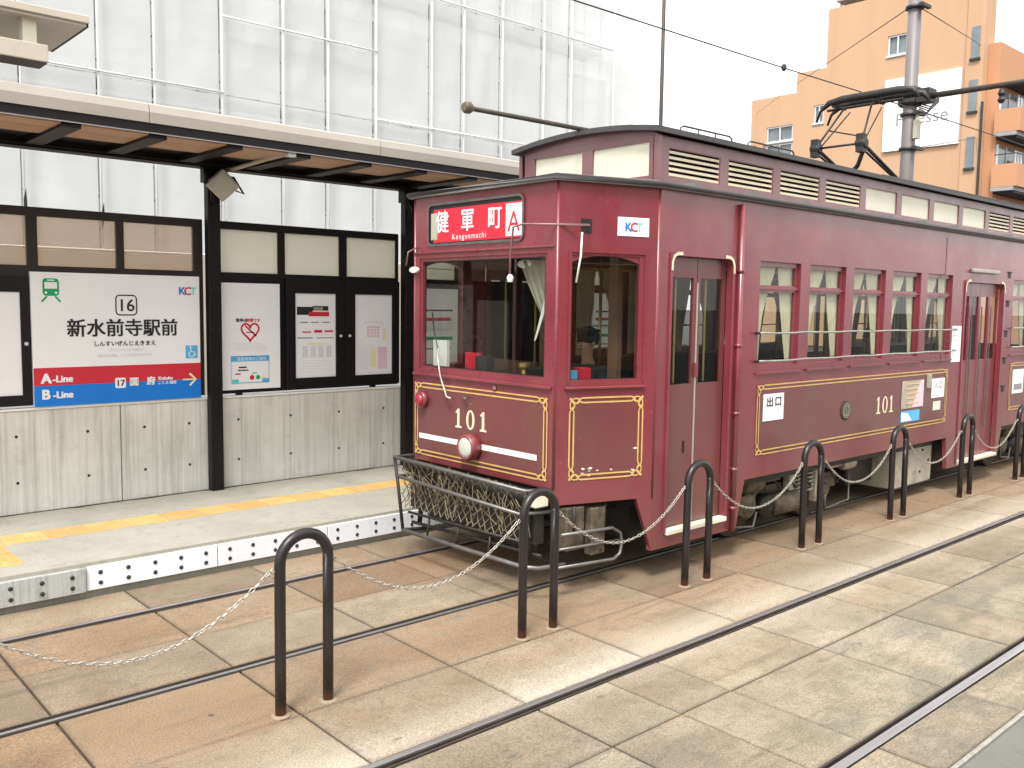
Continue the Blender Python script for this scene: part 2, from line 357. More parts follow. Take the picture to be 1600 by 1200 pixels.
    def ell(s, fr, a, b, ra, rb, d=.003, n=24):
        return s.add([fr.p(a+ra*math.cos(2*math.pi*i/n), b+rb*math.sin(2*math.pi*i/n), d) for i in range(n)], [tuple(range(n))])
    def wall(s, fr, us, zs, solid, th):
        """sheet with openings: grid cells kept where solid(u, z); thickness th inwards"""
        us = sorted(set(round(u, 4) for u in us)); zs = sorted(set(round(z, 4) for z in zs)); idx = {}
        S = [[solid((us[i]+us[i+1])/2, (zs[j]+zs[j+1])/2) for j in range(len(zs)-1)] for i in range(len(us)-1)]
        def V(i, j, k):
            if (i, j, k) not in idx: idx[(i, j, k)] = len(s.v); s.v.append(fr.p(us[i], zs[j], -th*k))
            return idx[(i, j, k)]
        def ok(i, j): return 0 <= i < len(us)-1 and 0 <= j < len(zs)-1 and S[i][j]
        for i in range(len(us)-1):
            for j in range(len(zs)-1):
                if not S[i][j]: continue
                s.f.append((V(i, j, 0), V(i+1, j, 0), V(i+1, j+1, 0), V(i, j+1, 0)))
                s.f.append((V(i, j+1, 1), V(i+1, j+1, 1), V(i+1, j, 1), V(i, j, 1)))
                if not ok(i-1, j): s.f.append((V(i, j, 1), V(i, j, 0), V(i, j+1, 0), V(i, j+1, 1)))
                if not ok(i+1, j): s.f.append((V(i+1, j, 0), V(i+1, j, 1), V(i+1, j+1, 1), V(i+1, j+1, 0)))
                if not ok(i, j-1): s.f.append((V(i, j, 1), V(i+1, j, 1), V(i+1, j, 0), V(i, j, 0)))
                if not ok(i, j+1): s.f.append((V(i, j+1, 0), V(i+1, j+1, 0), V(i+1, j+1, 1), V(i, j+1, 1)))
        return s
    def build(s, name, m, parent=None, smooth=False, bev=0):
        o_ = origin(parent) if parent else Vector((0, 0, 0))
        me = bpy.data.meshes.new(name); me.from_pydata([tuple(v-o_) for v in s.v], [], s.f)
        me.materials.append(MATS[m])
        if smooth:
            for p in me.polygons: p.use_smooth = len(p.vertices) <= 4
        o = bpy.data.objects.new(name, me); C.objects.link(o)
        if parent: o.parent = parent; ORI[o.name] = o_
        if bev:
            b = o.modifiers.new('bevel', 'BEVEL'); b.width = bev; b.segments = 2; b.limit_method = 'ANGLE'; b.angle_limit = R(50)
        return o
def tag(o, label=None, cat=None, group=None, kind=None):
    for k, v in (('label', label), ('category', cat), ('group', group), ('kind', kind)):
        if v: o[k] = v
    return o
def thing(name, label, cat, loc, group=None):
    o = bpy.data.objects.new(name, None); C.objects.link(o); o.location = loc; o.empty_display_size = .2
    ORI[o.name] = Vector(loc); return tag(o, label, cat, group)
def solo(name, mb, m, loc, label, cat, group=None, smooth=False, bev=0):
    """a thing that is one mesh, with its origin at loc"""
    loc = Vector(loc); me = bpy.data.meshes.new(name); me.from_pydata([tuple(v-loc) for v in mb.v], [], mb.f); me.materials.append(MATS[m])
    if smooth:
        for p in me.polygons: p.use_smooth = len(p.vertices) <= 4
    o = bpy.data.objects.new(name, me); C.objects.link(o); o.location = loc; ORI[o.name] = loc
    if bev:
        b = o.modifiers.new('bevel', 'BEVEL'); b.width = bev; b.segments = 2; b.limit_method = 'ANGLE'; b.angle_limit = R(50)
    return tag(o, label, cat, group)
def text(name, body, fr, a, b, size, m, parent, sx=1.0, bold=0, d=.004, align='CENTER', space=1.0):
    cu = bpy.data.curves.new(name, 'FONT'); cu.body = body; cu.size = size; cu.resolution_u = 3; cu.align_x = align; cu.space_character = space
    o = bpy.data.objects.new(name, cu); C.objects.link(o); bpy.context.view_layer.update()
    me0 = bpy.data.meshes.new_from_object(o.evaluated_get(bpy.context.evaluated_depsgraph_get()))
    mb = MB()
    for k, (ox, oy) in enumerate([(0, 0)] if not bold else [(-1, -.6), (1, -.6), (-1, .6), (1, .6)]):
        mb.add([fr.p(a+v.co.x*sx+ox*bold, b+v.co.y+oy*bold, d+k*.0003) for v in me0.vertices], [tuple(p.vertices) for p in me0.polygons])
    bpy.data.objects.remove(o); bpy.data.curves.remove(cu); bpy.data.meshes.remove(me0)
    return mb.build(name, m, parent)
def arc(cx, cy, rx, ry, a0, a1, n=10): return [(cx+rx*math.cos(R(a0+(a1-a0)*i/n)), cy+ry*math.sin(R(a0+(a1-a0)*i/n))) for i in range(n+1)]
def rrect(a0, a1, b0, b1, r, n=4):
    return arc(a1-r, b0+r, r, r, -90, 0, n)+arc(a1-r, b1-r, r, r, 0, 90, n)+arc(a0+r, b1-r, r, r, 90, 180, n)+arc(a0+r, b0+r, r, r, 180, 270, n)

# ------------------------------------------------------------------ ground, paving, rails, platform
tag(MB().add([(-400, -400, -.06), (500, -400, -.06), (500, 500, -.06), (-400, 500, -.06)], [(0, 1, 2, 3)]).build('ground', 'asphalt'), kind='structure')
tag(MB().box(-40, 120, 9.55, 15.2, -.05, .02).build('road', 'asphalt'), kind='structure')
X0, PIT, NX = -1.795, 1.035, 23
bed = tag(MB().add([(-2, 1.66, -.03), (22.2, 1.66, -.03), (22.2, 7.1, -.03), (-2, 7.1, -.03)], [(0, 1, 2, 3)]).build('track_paving', 'joint_dirt'), kind='structure')
ROWS = [(6.525, 7.075), (5.80, 6.438), (5.148, 5.80), (4.30, 5.058), (3.598, 4.30), (2.95, 3.508), (2.142, 2.95), (1.72, 2.053)]
rnd = random.Random(3)
for r_, (ya, yb) in enumerate(ROWS):
    for i in range(NX):
        xa = X0+i*PIT; g = .007
        if r_ == 5 and i % 3 == 1: xa_, xb_ = xa, xa+PIT
        else: xa_, xb_ = xa, xa+PIT
        z = rnd.uniform(-.005, 0); y0, y1 = ya+g*.8, yb-g*.8; mb = MB()
        if r_ in (5, 6) and i in (5, 8, 11):    # slabs that were cut in two
            k = xa_+PIT*.55
            mb.slab(xa_+g, k-.003, y0, y1, -.12, z, .006).build('paving_slab', 'paving', bed)
            MB().slab(k+.003, xb_-g, y0, y1, -.12, z+.002, .006).build('paving_slab', 'paving', bed)
        else: mb.slab(xa_+g, xb_-g, y0, y1, -.12, z, .006).build('paving_slab', 'paving', bed)
# grooved rails: running head, groove, guard lip; gauge side given by sgn
for yr, sgn, wd in ((6.50, -1, .013), (5.085, 1, .010), (3.57, -1, .018), (2.08, 1, .0265)):
    o = tag(MB().box(-14, 40, yr-.028, yr+.028, -.12, .0).build('tram_rail', 'rail_dark'), kind='structure')
    c_ = yr+(.002 if sgn < 0 else -.002)
    MB().box(-14, 40, c_-wd, c_+wd, .0004, .0035).build('running_surface', 'rail_steel', o, bev=.0015)
    a, b = (yr+.028, yr+.062) if sgn > 0 else (yr-.062, yr-.028)
    MB().box(-14, 40, a, b, -.12, -.045).build('groove', 'groove_dirt', o)
    a, b = (yr+.051, yr+.063) if sgn > 0 else (yr-.063, yr-.051)
    MB().box(-14, 40, a, b, -.044, -.001).build('guard_lip', 'rail_dark', o)
tag(MB().box(-14, 30, 1.685, 1.712, -.12, .012).build('kerb_strip', 'zinc', bev=.006), kind='structure')
tag(MB().box(-14, 30, -6, 1.684, -.12, -.004).build('camera_side_pavement', 'grey_pavement'), kind='structure')

PF = Fr((0, 7.06, 0), (1, 0, 0))
plat = tag(MB().box(-8, 24, 7.10, 9.55, -.05, .262).build('platform', 'platform_concrete', bev=.01), kind='structure')
tag(MB().box(-8, 24, 7.062, 7.10, .235, .268).build('nosing', 'platform_concrete', plat))
# yellow tactile tiles
k = 0; x = -4.2
while x < 14:
    MB().slab(x+.005, x+.325, 8.0, 8.31, .255, .268, .003).build('tactile_tile', 'tactile_yellow', plat); x += .33
for i in range(7):
    for j in range(2):
        xa = 1.72-.33*(i+1); MB().slab(xa+.003, xa+.327, 7.35+.32*j, 7.35+.32*j+.315, .255, .2685, .003).build('tactile_tile', 'tactile_yellow', plat)
# bolted edge plates
def plate(x0, x1, m, out):
    o = MB().fbox(PF, x0+.004, x1-.004, .055, .238, -.03, out).build('edge_plate', m, plat, bev=.004)
    b = MB(); n = 5
    for i in range(n):
        for z in (.105, .185):
            xc = x0+(x1-x0)*(i+.5)/n
            b.lathe(PF.p(xc, z, out-.002), PF.n, [(0, .017), (.006, .017), (.010, .009)], 8)
    b.build('bolts', 'bolt_dark', o)
xs = [2.06+1.03*i for i in range(14)]
for a in xs: plate(a, a+1.03, 'white_plate', .012)
for i in range(6): plate(2.06-1.03*(i+1), 2.06-1.03*i, 'old_plate', .035)

# ------------------------------------------------------------------ concrete wall behind the platform
WF = Fr((0, 9.10, 0), (1, 0, 0))
cw = thing('concrete_wall', 'low board-marked grey concrete wall along the back of the platform', 'wall', (5, 9.2, .262))
cuts = [-5, -2.1, .55, 3.02, 3.93, 6.40, 8.9, 12, 16]
for a, b in zip(cuts, cuts[1:]):
    pn = MB().box(a+.004, b-.004, 9.10, 9.32, .262, 1.215).build('wall_panel', 'concrete_wall', cw, bev=.006)
    h = MB(); n = max(2, round((b-a)/.62))
    for i in range(n):
        for z in (.55, .98):
            h.lathe(WF.p(a+(b-a)*(i+.5)/n, z, -.012), WF.n, [(0, .011), (.0135, .015)], 8)
    h.build('tie_holes', 'bolt_dark', pn)
MB().box(-5, 16, 9.085, 9.34, 1.217, 1.238).build('coping', 'white_paint', cw, bev=.004)

gm = MB(); rg = random.Random(21); up, lo_ = [], []
for i in range(160):
    x = -4+.12*i; up.append((x, 9.099, .2632)); lo_.append((x, 9.075-rg.uniform(0, .05)*rg.random(), .2632))
gm.add(up+lo_, [(i+160, i+161, i+1, i) for i in range(159)]).build('moss_line', 'joint_dirt', plat)
# ------------------------------------------------------------------ shelter
sh = thing('platform_shelter', 'dark metal tram stop shelter with beige roof edge and glazed back screen', 'shelter', (4, 9.1, .262))
POSTS = [-1.0, 1.42, 3.955, 6.39, 8.83, 11.27]
for x in POSTS:
    po = MB().box(x-.066, x+.066, 8.985, 9.083, .262, 3.60).build('post', 'dark_frame', sh, bev=.006)
    MB().box(x-.10, x+.10, 8.96, 9.083, 3.44, 3.60).build('head_plate', 'dark_frame', po)
    g = MB()
    for z in (1.55, 1.95, 2.35, 2.75):
        for s_ in (-1, 1): g.lathe((x+s_*.04, 8.986, z), (0, -1, 0), [(0, .010), (.006, .008)], 8)
    g.build('bolts', 'brown_frame', po)
    # curved bracket towards the roof
    MB().tube([(x-.03, 8.97, 3.22), (x-.05, 8.90, 3.34), (x-.14, 8.86, 3.42), (x-.14, 8.85, 3.56)], .022, 8).build('bracket', 'dark_frame', po, True)
RX0, RX1 = -4.0, 12.0
roof = MB().box(RX0, RX1, 7.80, 9.45, 3.80, 3.85).build('roof', 'fascia', sh)
nf = 7
for i in range(nf):
    a = RX0+(RX1-RX0)*i/nf; b = RX0+(RX1-RX0)*(i+1)/nf
    MB().prism(Fr((a+.003, 0, 0), (0, -1, 0)), [(-7.80, 3.715), (-7.74, 3.715), (-7.73, 3.80), (-7.745, 3.865), (-7.80, 3.885)], 0, -(b-a-.006)).build('fascia', 'fascia', roof)
MB().box(RX0, RX1, 7.752, 7.80, 3.645, 3.712).build('gutter', 'dark_frame', roof)
MB().box(RX0, RX1, 7.765, 7.772, 3.634, 3.644).build('gutter_lip', 'alu', roof)
MB().box(RX0, RX1, 8.93, 9.10, 3.58, 3.70).build('back_beam', 'dark_frame', roof)
MB().box(RX0, RX1, 8.91, 8.929, 3.60, 3.612).build('beam_trim', 'brown_frame', roof)
MB().box(RX0, RX1, 8.42, 8.93, 3.66, 3.70).build('ceiling_band', 'dark_frame', roof)
x = RX0+.1
ribs = []
while x < RX1:
    ribs.append(x); MB().box(x-.075, x+.075, 7.80, 8.93, 3.60, 3.72).build('rib', 'dark_frame', roof); x += .685
for a, b in zip(ribs, ribs[1:]):
    MB().box(a+.076, b-.076, 7.801, 8.419, 3.625, 3.64).build('ceiling_board', 'ceiling_wood', roof)
dp = MB().tube([(4.02, 8.98, 3.56), (4.06, 8.80, 3.565), (4.19, 7.90, 3.64), (4.20, 7.84, 3.66)], .022, 8).build('drain_pipe', 'fascia_light', sh, True)
MB().box(4.16, 4.24, 7.80, 7.87, 3.60, 3.715).build('pipe_joint', 'alu', sh)
# glazed screens between the posts
def screen(xa, xb, panes, pm, frame):
    W_ = Fr((0, 9.12, 0), (1, 0, 0))
    us = [xa, xb]; zs = [1.26, 2.50, 2.545, 2.995, 3.075]
    for p_ in panes: us += list(p_)
    f = MB().wall(W_, us, zs, lambda u, z: z < 2.545 or z > 2.995 or not any(p_[0] < u < p_[1] for p_ in panes), .06).build('screen_frame', frame, sh, bev=.004)
    for p_ in panes:
        MB().box(p_[0]+.001, p_[1]-.001, 9.145, 9.153, 2.546, 2.994).build('pane', pm, f)
    s_ = MB()
    for x in (xa+.25, xb-.35): s_.box(x-.03, x+.03, 9.13, 9.18, 1.238, 1.26)
    s_.build('foot', 'dark_frame', f)
screen(1.49, 3.885, [(1.52, 2.24), (2.33, 3.03), (3.10, 3.79)], 'pane_tinted', 'brown_frame')
screen(4.025, 6.32, [(4.05, 4.735), (4.815, 5.505), (5.60, 6.285)], 'pane_frosted', 'dark_frame')
screen(6.46, 8.76, [(6.49, 7.2), (7.28, 7.98), (8.06, 8.72)], 'pane_frosted', 'dark_frame')
screen(8.90, 11.2, [(8.93, 9.64), (9.72, 10.42), (10.5, 11.16)], 'pane_frosted', 'dark_frame')
screen(-.93, 1.35, [(-.9, -.2), (-.12, .58), (.66, 1.31)], 'pane_tinted', 'brown_frame')

def logo(fr, a, b, h, parent):
    text('logo_letter', 'K', fr, a-.62*h, b, h*1.3, 'print_blue', parent, bold=.03*h)
    text('logo_letter', 'C', fr, a+.08*h, b, h*1.3, 'print_red', parent, bold=.03*h)
    text('logo_letter', 'T', fr, a+.74*h, b, h*1.3, 'print_cyan', parent, bold=.02*h)

# ------------------------------------------------------------------ station name sign
SF = Fr((0, 9.065, 0), (1, 0, 0))
sg = thing('station_sign', 'white tram stop name board with red and blue line bands', 'sign', (3.03, 9.08, 1.24))
MB().box(2.245, 3.82, 9.067, 9.117, 1.242, 2.487).build('board', 'paper', sg, bev=.003)
SF = Fr((0, 9.067, 0), (1, 0, 0))
MB().rect(SF, 2.247, 3.818, 1.44, 1.605).build('red_band', 'print_red', sg)
MB().rect(SF, 2.247, 3.818, 1.245, 1.439).build('blue_band', 'print_blue', sg)
text('lettering', 'A', SF, 2.31, 1.463, .125, 'paper', sg, bold=.006, align='LEFT'); text('lettering', '-Line', SF, 2.405, 1.468, .088, 'paper', sg, bold=.004, align='LEFT')
text('lettering', 'B', SF, 2.31, 1.315, .125, 'paper', sg, bold=.006, align='LEFT'); text('lettering', '-Line', SF, 2.405, 1.32, .088, 'paper', sg, bold=.004, align='LEFT')
MB().prism(SF, rrect(2.965, 3.065, 1.385, 1.485, .015), .003, .0045).build('number_box', 'paper', sg)
text('lettering', '17', SF, 3.014, 1.405, .085, 'print_black', sg, bold=.002, d=.006)
text('lettering', '国', SF, 3.145, 1.41, .085, 'paper', sg, bold=.006); text('lettering', '府', SF, 3.31, 1.412, .085, 'paper', sg, bold=.004)
text('lettering', 'Kokubu', SF, 3.455, 1.448, .045, 'paper', sg, bold=.002); text('lettering', 'こくぶ 国府', SF, 3.47, 1.405, .036, 'paper', sg, bold=.001)
MB().rect(SF, 3.63, 3.755, 1.432, 1.446, .0045).ribbon(SF, [(3.70, 1.50), (3.765, 1.439), (3.70, 1.378)], .022, .0048).build('arrow', 'print_yellow', sg)
ring = MB(); ring.ribbon(SF, rrect(2.99, 3.185, 2.095, 2.285, .035), .012, .003, True); ring.build('number_frame', 'print_black', sg)
text('lettering', '16', SF, 3.086, 2.133, .165, 'print_black', sg, bold=.002)
text('station_name', '新水前寺駅前', SF, 3.065, 1.905, .178, 'print_black', sg, sx=.985, bold=.004)
text('lettering', 'しんすいぜんじえきまえ', SF, 3.07, 1.80, .054, 'print_black', sg, bold=.001)
text('lettering', 'Shin-Suizenji Station', SF, 3.08, 1.745, .04, 'print_pale', sg); text('lettering', '新水前寺站   신스이젠지에키마에', SF, 3.07, 1.69, .036, 'print_pale', sg)
ic = MB(); ic.prism(SF, rrect(2.345, 2.485, 2.27, 2.43, .03), .001, .0025).ribbon(SF, [(2.38, 2.265), (2.335, 2.215)], .016).ribbon(SF, [(2.45, 2.265), (2.495, 2.215)], .016)
ic.build('tram_symbol', 'print_green', sg)
iw = MB(); iw.rect(SF, 2.362, 2.468, 2.335, 2.395, .0045).rect(SF, 2.385, 2.445, 2.408, 2.418, .0045).ell(SF, 2.372, 2.298, .011, .011, .0045).ell(SF, 2.458, 2.298, .011, .011, .0045)
iw.build('tram_symbol_window', 'paper', sg)
logo(SF, 3.69, 2.30, .085, sg)
MB().rect(SF, 3.665, 3.79, 1.655, 1.785).build('wheelchair_sign', 'print_sky', sg)
wm = MB(); wm.ell(SF, 3.715, 1.768, .010, .010, .005, 12); wm.ribbon(SF, [(3.716, 1.757), (3.722, 1.722), (3.752, 1.720), (3.765, 1.688), (3.776, 1.692)], .009, .005); wm.ribbon(SF, arc(3.727, 1.700, .030, .030, 130, 370, 14), .009, .005)
wm.build('wheelchair_symbol', 'paper', sg)
# notice board left of it
nb = thing('notice_board', 'blank white notice case in a dark frame left of the station sign', 'notice board', (1.87, 9.08, 1.26))
MB().wall(Fr((0, 9.085, 0), (1, 0, 0)), [1.52, 1.6, 2.16, 2.235], [1.262, 1.36, 2.30, 2.44], lambda u, z: not (1.6 < u < 2.16 and 1.36 < z < 2.30), .034).build('frame', 'dark_frame', nb, bev=.004)
MB().box(1.6, 2.16, 9.10, 9.117, 1.36, 2.30).build('sheet', 'paper', nb)
MB().lathe((2.20, 9.085, 1.83), (0, -1, 0), [(0, .018), (.012, .018), (.018, .01)], 10).build('lock', 'alu', nb)

# ------------------------------------------------------------------ posters in the right-hand screen
PF1 = Fr((0, 9.10, 0), (1, 0, 0))
p1 = thing('poster', 'white panel with red heart no-smoking mark above a blue-framed notice', 'poster', (4.39, 9.11, 1.3))
MB().box(4.05, 4.735, 9.10, 9.1185, 1.30, 2.435).build('sheet', 'paper', p1)
def heart(a, b, s): return [(a+s*.0625*16*math.sin(t)**3*.95, b+s*.0625*(13*math.cos(t)-5*math.cos(2*t)-2*math.cos(3*t)-math.cos(4*t))) for t in [2*math.pi*i/40 for i in range(40)]]
MB().ribbon(PF1, heart(4.385, 1.925, .105), .020, .003, True).build('heart', 'print_red', p1)
MB().ribbon(PF1, [(4.325, 1.985), (4.455, 1.87)], .018).rect(PF1, 4.34, 4.43, 1.905, 1.917).build('smoking_bar', 'print_red', p1)
text('lettering', '電停は', PF1, 4.285, 2.025, .042, 'print_black', p1, bold=.001); text('lettering', '禁煙です', PF1, 4.42, 2.025, .042, 'print_red', p1, bold=.001)
for i in range(5): MB().rect(PF1, 4.19+.02*(i % 3), 4.58-.02*(i % 2), 1.79-.018*i, 1.793-.018*i).build('fine_print', 'print_pale', p1)
MB().rect(PF1, 4.165, 4.60, 1.60, 1.655).ribbon(PF1, [(4.165, 1.37), (4.60, 1.37), (4.60, 1.655), (4.165, 1.655)], .010, .003, True).rect(PF1, 4.52, 4.60, 1.37, 1.41).build('notice_frame', 'print_sky', p1)
text('lettering', '路面電車のご案内', PF1, 4.40, 1.612, .042, 'paper', p1, d=.006)
mbk = MB(); mbk.rect(PF1, 4.25, 4.34, 1.53, 1.545).rect(PF1, 4.24, 4.36, 1.50, 1.512).build('notice_print', 'print_black', p1)
MB().rect(PF1, 4.21, 4.27, 1.46, 1.475).ell(PF1, 4.40, 1.425, .026, .026).build('notice_print', 'print_red', p1)
MB().rect(PF1, 4.175, 4.25, 1.375, 1.41).rect(PF1, 4.40, 4.46, 1.465, 1.48).build('notice_print', 'print_cyan', p1)
MB().ell(PF1, 4.47, 1.425, .024, .024).build('notice_print', 'print_green', p1); MB().ell(PF1, 4.54, 1.427, .018, .022).build('notice_print', 'print_yellow', p1)
PF2 = Fr((0, 9.06, 0), (1, 0, 0))
for n_, (xa, xb, pa, pb) in enumerate(((4.80, 5.535, 4.91, 5.425), (5.545, 6.30, 5.68, 6.20))):
    pc = thing('poster_case', ('dark hinged notice case with printed timetable poster' if n_ == 0 else 'dark hinged notice case with pale calendar poster beside the tram'), 'notice case', ((xa+xb)/2, 9.09, 1.28), 'twin notice cases')
    MB().wall(Fr((0, 9.065, 0), (1, 0, 0)), [xa, pa, pb, xb], [1.28, 1.395, 2.34, 2.50], lambda u, z: not (pa < u < pb and 1.395 < z < 2.34), .05).build('frame', 'dark_frame', pc, bev=.005)
    MB().box(pa, pb, 9.085, 9.10, 1.395, 2.34).build('poster_sheet', 'paper', pc)
    kx = xb-.055 if n_ == 0 else xa+.055
    MB().lathe((kx, 9.065, 1.86), (0, -1, 0), [(0, .016), (.014, .016), (.02, .009)], 10).build('lock', 'alu', pc)
    Q = Fr((0, 9.085, 0), (1, 0, 0))
    if n_ == 0:
        MB().rect(Q, 4.935, 5.13, 2.10, 2.19).rect(Q, 5.13, 5.33, 2.15, 2.20).build('header_print', 'print_black', pc)
        [MB().rect(Q, *q_).build('red_print', 'print_red', pc) for q_ in ((5.08, 5.34, 2.085, 2.135, .0045), (5.15, 5.25, 1.90, 1.93), (5.28, 5.39, 1.905, 1.925), (5.0, 5.11, 1.90, 1.915))]
        text('lettering', '時刻表', Q, 5.2, 2.155, .04, 'print_yellow', pc, d=.006)
        g = MB()
        for i in range(3): g.rect(Q, 4.97+.14*i, 5.07+.14*i, 2.01, 2.022)
        g.rect(Q, 4.94, 5.13, 1.835, 1.848).rect(Q, 5.18, 5.40, 1.835, 1.845); g.build('grey_print', 'print_grey', pc)
        g = MB()
        for i in range(4): g.rect(Q, 5.0+.10*i, 5.07+.10*i, 1.62, 1.75)
        for i in range(5): g.rect(Q, 4.98, 5.37, 1.58-.03*i, 1.584-.03*i)
        g.build('pale_print', 'print_pale', pc); MB().rect(Q, 5.06, 5.30, 1.765, 1.785).build('pale_print', 'print_yellow', pc)
    else:
        g = MB()
        for i in range(4):
            for j in range(4): g.rect(Q, 5.85+.045*i, 5.885+.045*i, 1.84+.035*j, 1.865+.035*j)
        g.build('calendar', 'print_pink', pc)
        g = MB(); g.ribbon(Q, arc(5.93, 1.99, .14, .03, 10, 170, 10), .008)
        for i in range(12): g.rect(Q, 5.73, 5.97-.05*(i % 3), 1.74-.025*i, 1.744-.025*i)
        g.build('pale_print', 'print_pale', pc)
        MB().rect(Q, 6.07, 6.11, 1.80, 1.94).rect(Q, 5.90, 5.97, 1.48, 1.70, .0045).build('pale_print', 'print_yellow', pc)
        MB().rect(Q, 6.0, 6.13, 1.46, 1.72).build('pale_print', 'print_pink', pc)

for k, (xa, xb, z0, z1, lab) in enumerate(((6.60, 7.22, 1.30, 2.43, 'white notice panel on the screen behind the tram windscreen'), (7.33, 7.66, 1.30, 2.43, 'narrow white notice panel on the screen behind the tram cab'),
        (9.0, 9.6, 1.36, 2.40, 'pale notice panel on the screen behind the front corner window'), (9.75, 10.5, 1.30, 2.43, 'white timetable panel on the screen behind the tram doorway'))):
    pq = thing('poster', lab, 'poster', ((xa+xb)/2, 9.11, z0), 'notice panels behind the tram'); Q = Fr((0, 9.095, 0), (1, 0, 0))
    MB().box(xa, xb, 9.095, 9.1185, z0, z1).build('sheet', 'paper', pq)
    for i in range(5): MB().rect(Q, xa+.06, xb-.08-.03*(i % 3), 2.15-.12*i, 2.17-.12*i+.02*(i % 2)).build('print_line', ('print_black', 'print_red', 'print_pale', 'print_green', 'print_grey')[i], pq)
# floodlight on the shelter post
fl = thing('floodlight', 'beige box-shaped floodlight tilted down from the shelter post', 'light', (4.0, 8.9, 3.42))
a_ = Fr((3.995, 8.86, 3.42), (math.cos(R(-38)), -.15, math.sin(R(-38))), (math.sin(R(38)), -.35, math.cos(R(38))))
a_.v = (a_.v - a_.u*a_.v.dot(a_.u)).normalized(); a_.n = a_.u.cross(a_.v)
MB().prism(a_, [(-.13, -.12), (.10, -.14), (.13, .09), (-.10, .12)], -.09, .10).build('housing', 'fascia_light', fl, bev=.012)
MB().fbox(a_, -.09, .09, -.10, .08, .101, .106).build('lens', 'lamp_lens', fl)
MB().tube([a_.p(.10, .02, -.05), a_.p(.22, .06, -.05), (4.13, 8.90, 3.50), (4.02, 8.985, 3.52)], .012, 8).tube([a_.p(.05, .10, -.08), (4.02, 8.99, 3.54)], .010, 8).build('bracket', 'dark_frame', fl, True)

# raised canopy whose end shows at the top left
cn = thing('upper_canopy', 'beige canopy end with box lamp hung beneath, above the shelter roof', 'canopy', (0, 8.4, 3.85))
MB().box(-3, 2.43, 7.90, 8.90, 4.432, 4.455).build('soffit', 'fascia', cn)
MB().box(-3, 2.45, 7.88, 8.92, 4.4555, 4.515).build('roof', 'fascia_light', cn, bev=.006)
MB().box(2.431, 2.446, 7.90, 8.90, 4.428, 4.455).build('drip_edge', 'dark_frame', cn)
MB().box(-2.6, 2.15, 7.93, 8.17, 4.105, 4.24).build('lamp_box', 'fascia_light', cn, bev=.008)
MB().box(-2.59, 2.14, 7.94, 8.16, 4.095, 4.1045).build('lamp_base', 'rail_dark', cn)
for x in (2.03, .6, -1.5): MB().box(x-.05, x+.05, 7.98, 8.10, 4.24, 4.432).build('hanger', 'cream_panel', cn)
for x in (.3, -2.4): MB().box(x-.06, x+.06, 8.45, 8.57, 3.85, 4.432).build('support_post', 'dark_frame', cn)

# ------------------------------------------------------------------ building wrapped in scaffold sheeting
sc = thing('scaffolded_building', 'tall building under repair wrapped in white scaffold sheeting', 'building', (9, 17.5, 0))
PX = [-2.2, -1.0, .2, 1.4, 2.7, 3.9, 5.07, 5.99, 7.2, 8.41, 9.37, 10.48, 11.89, 12.77, 13.89, 15.20, 16.13, 17.66]
ZL = [.3, 3.05, 5.97, 8.7, 11.4, 14.2]
rn = random.Random(5)
for a, b in zip(PX, PX[1:]):
    for za, zb in zip(ZL, ZL[1:]):
        mb = MB(); nu, nz = 8, 12; ph = rn.uniform(0, 50); vs = []
        for i in range(nu+1):
            for j in range(nz+1):
                u = i/nu; t_ = j/nz; env = math.sin(math.pi*u)*.7+.3*math.sin(math.pi*t_)
                q = noise.noise(Vector((u*2.2+ph, t_*2.6, ph)))*.030 + noise.noise(Vector((u*1.3+t_*3+ph, 4, t_*5-u*4)))*.018
                vs.append((a+.012+(b-a-.024)*u, 16.05+q*env, za+.006+(zb-za-.012)*t_))
        fs = [(i*(nz+1)+j, (i+1)*(nz+1)+j, (i+1)*(nz+1)+j+1, i*(nz+1)+j+1) for i in range(nu) for j in range(nz)]
        mb.add(vs, fs).build('sheet', 'scaffold_sheet', sc, True)
for x in PX: MB().cyl((x, 15.93, 0), (x, 15.93, 14.3), .020, 8).build('standard_pole', 'white_paint', sc, True)
for z, xa, xb in ((7.32, 7.2, 10.5), (5.98, 10.48, 15.25), (5.98, -2, 7.2), (3.06, -2, 17.6), (8.7, -2, 17.6), (9.6, 8.4, 15.2)):
    MB().cyl((xa, 15.90, z), (xb, 15.90, z), .018, 8).build('ledger_tube', 'white_paint', sc, True)
for x, z in ((3.9, 3.75), (5.07, 3.62), (9.37, 3.45), (7.2, 3.5)):
    MB().prism(Fr((x, 15.895, z), (1, 0, 0)), [(-.02, -.22), (.03, -.05), (.02, .22), (-.02, .05)], 0, .01).build('tie_gap', 'black', sc)
BW = Fr((0, 17.6, 0), (1, 0, 0)); wins = []
for i in range(10):
    for j in range(5): wins.append((-1.5+2.15*i, -.1+2.15*i, 1.3+2.9*j, 2.7+2.9*j))
us = [-2.2, 20.4]; zs = [0, 14.4]
for q in wins: us += [q[0], q[1]]; zs += [q[2], q[3]]
MB().wall(BW, us, zs, lambda u, z: not any(q[0] < u < q[1] and q[2] < z < q[3] for q in wins), .3).build('wall', 'wall_pale', sc)
for q in wins: MB().box(q[0], q[1], 17.75, 17.78, q[2], q[3]).build('window', 'veiled_window', sc)
gr_ = MB()
for i in range(34): gr_.cyl((-2+.6*i, 16.55, .3), (-2+.6*i, 16.55, 14.2), .022, 5)
for j in range(24): gr_.cyl((-2.2, 16.50, .6+.57*j), (17.9, 16.50, .6+.57*j), .020, 5)
tag(gr_.build('inner_scaffold', 'shade_grey', sc), kind='stuff')
for z in ZL[1:-1]: MB().box(-2.2, 17.6, 16.25, 17.0, z-.06, z-.02).build('scaffold_deck', 'shade_grey', sc)
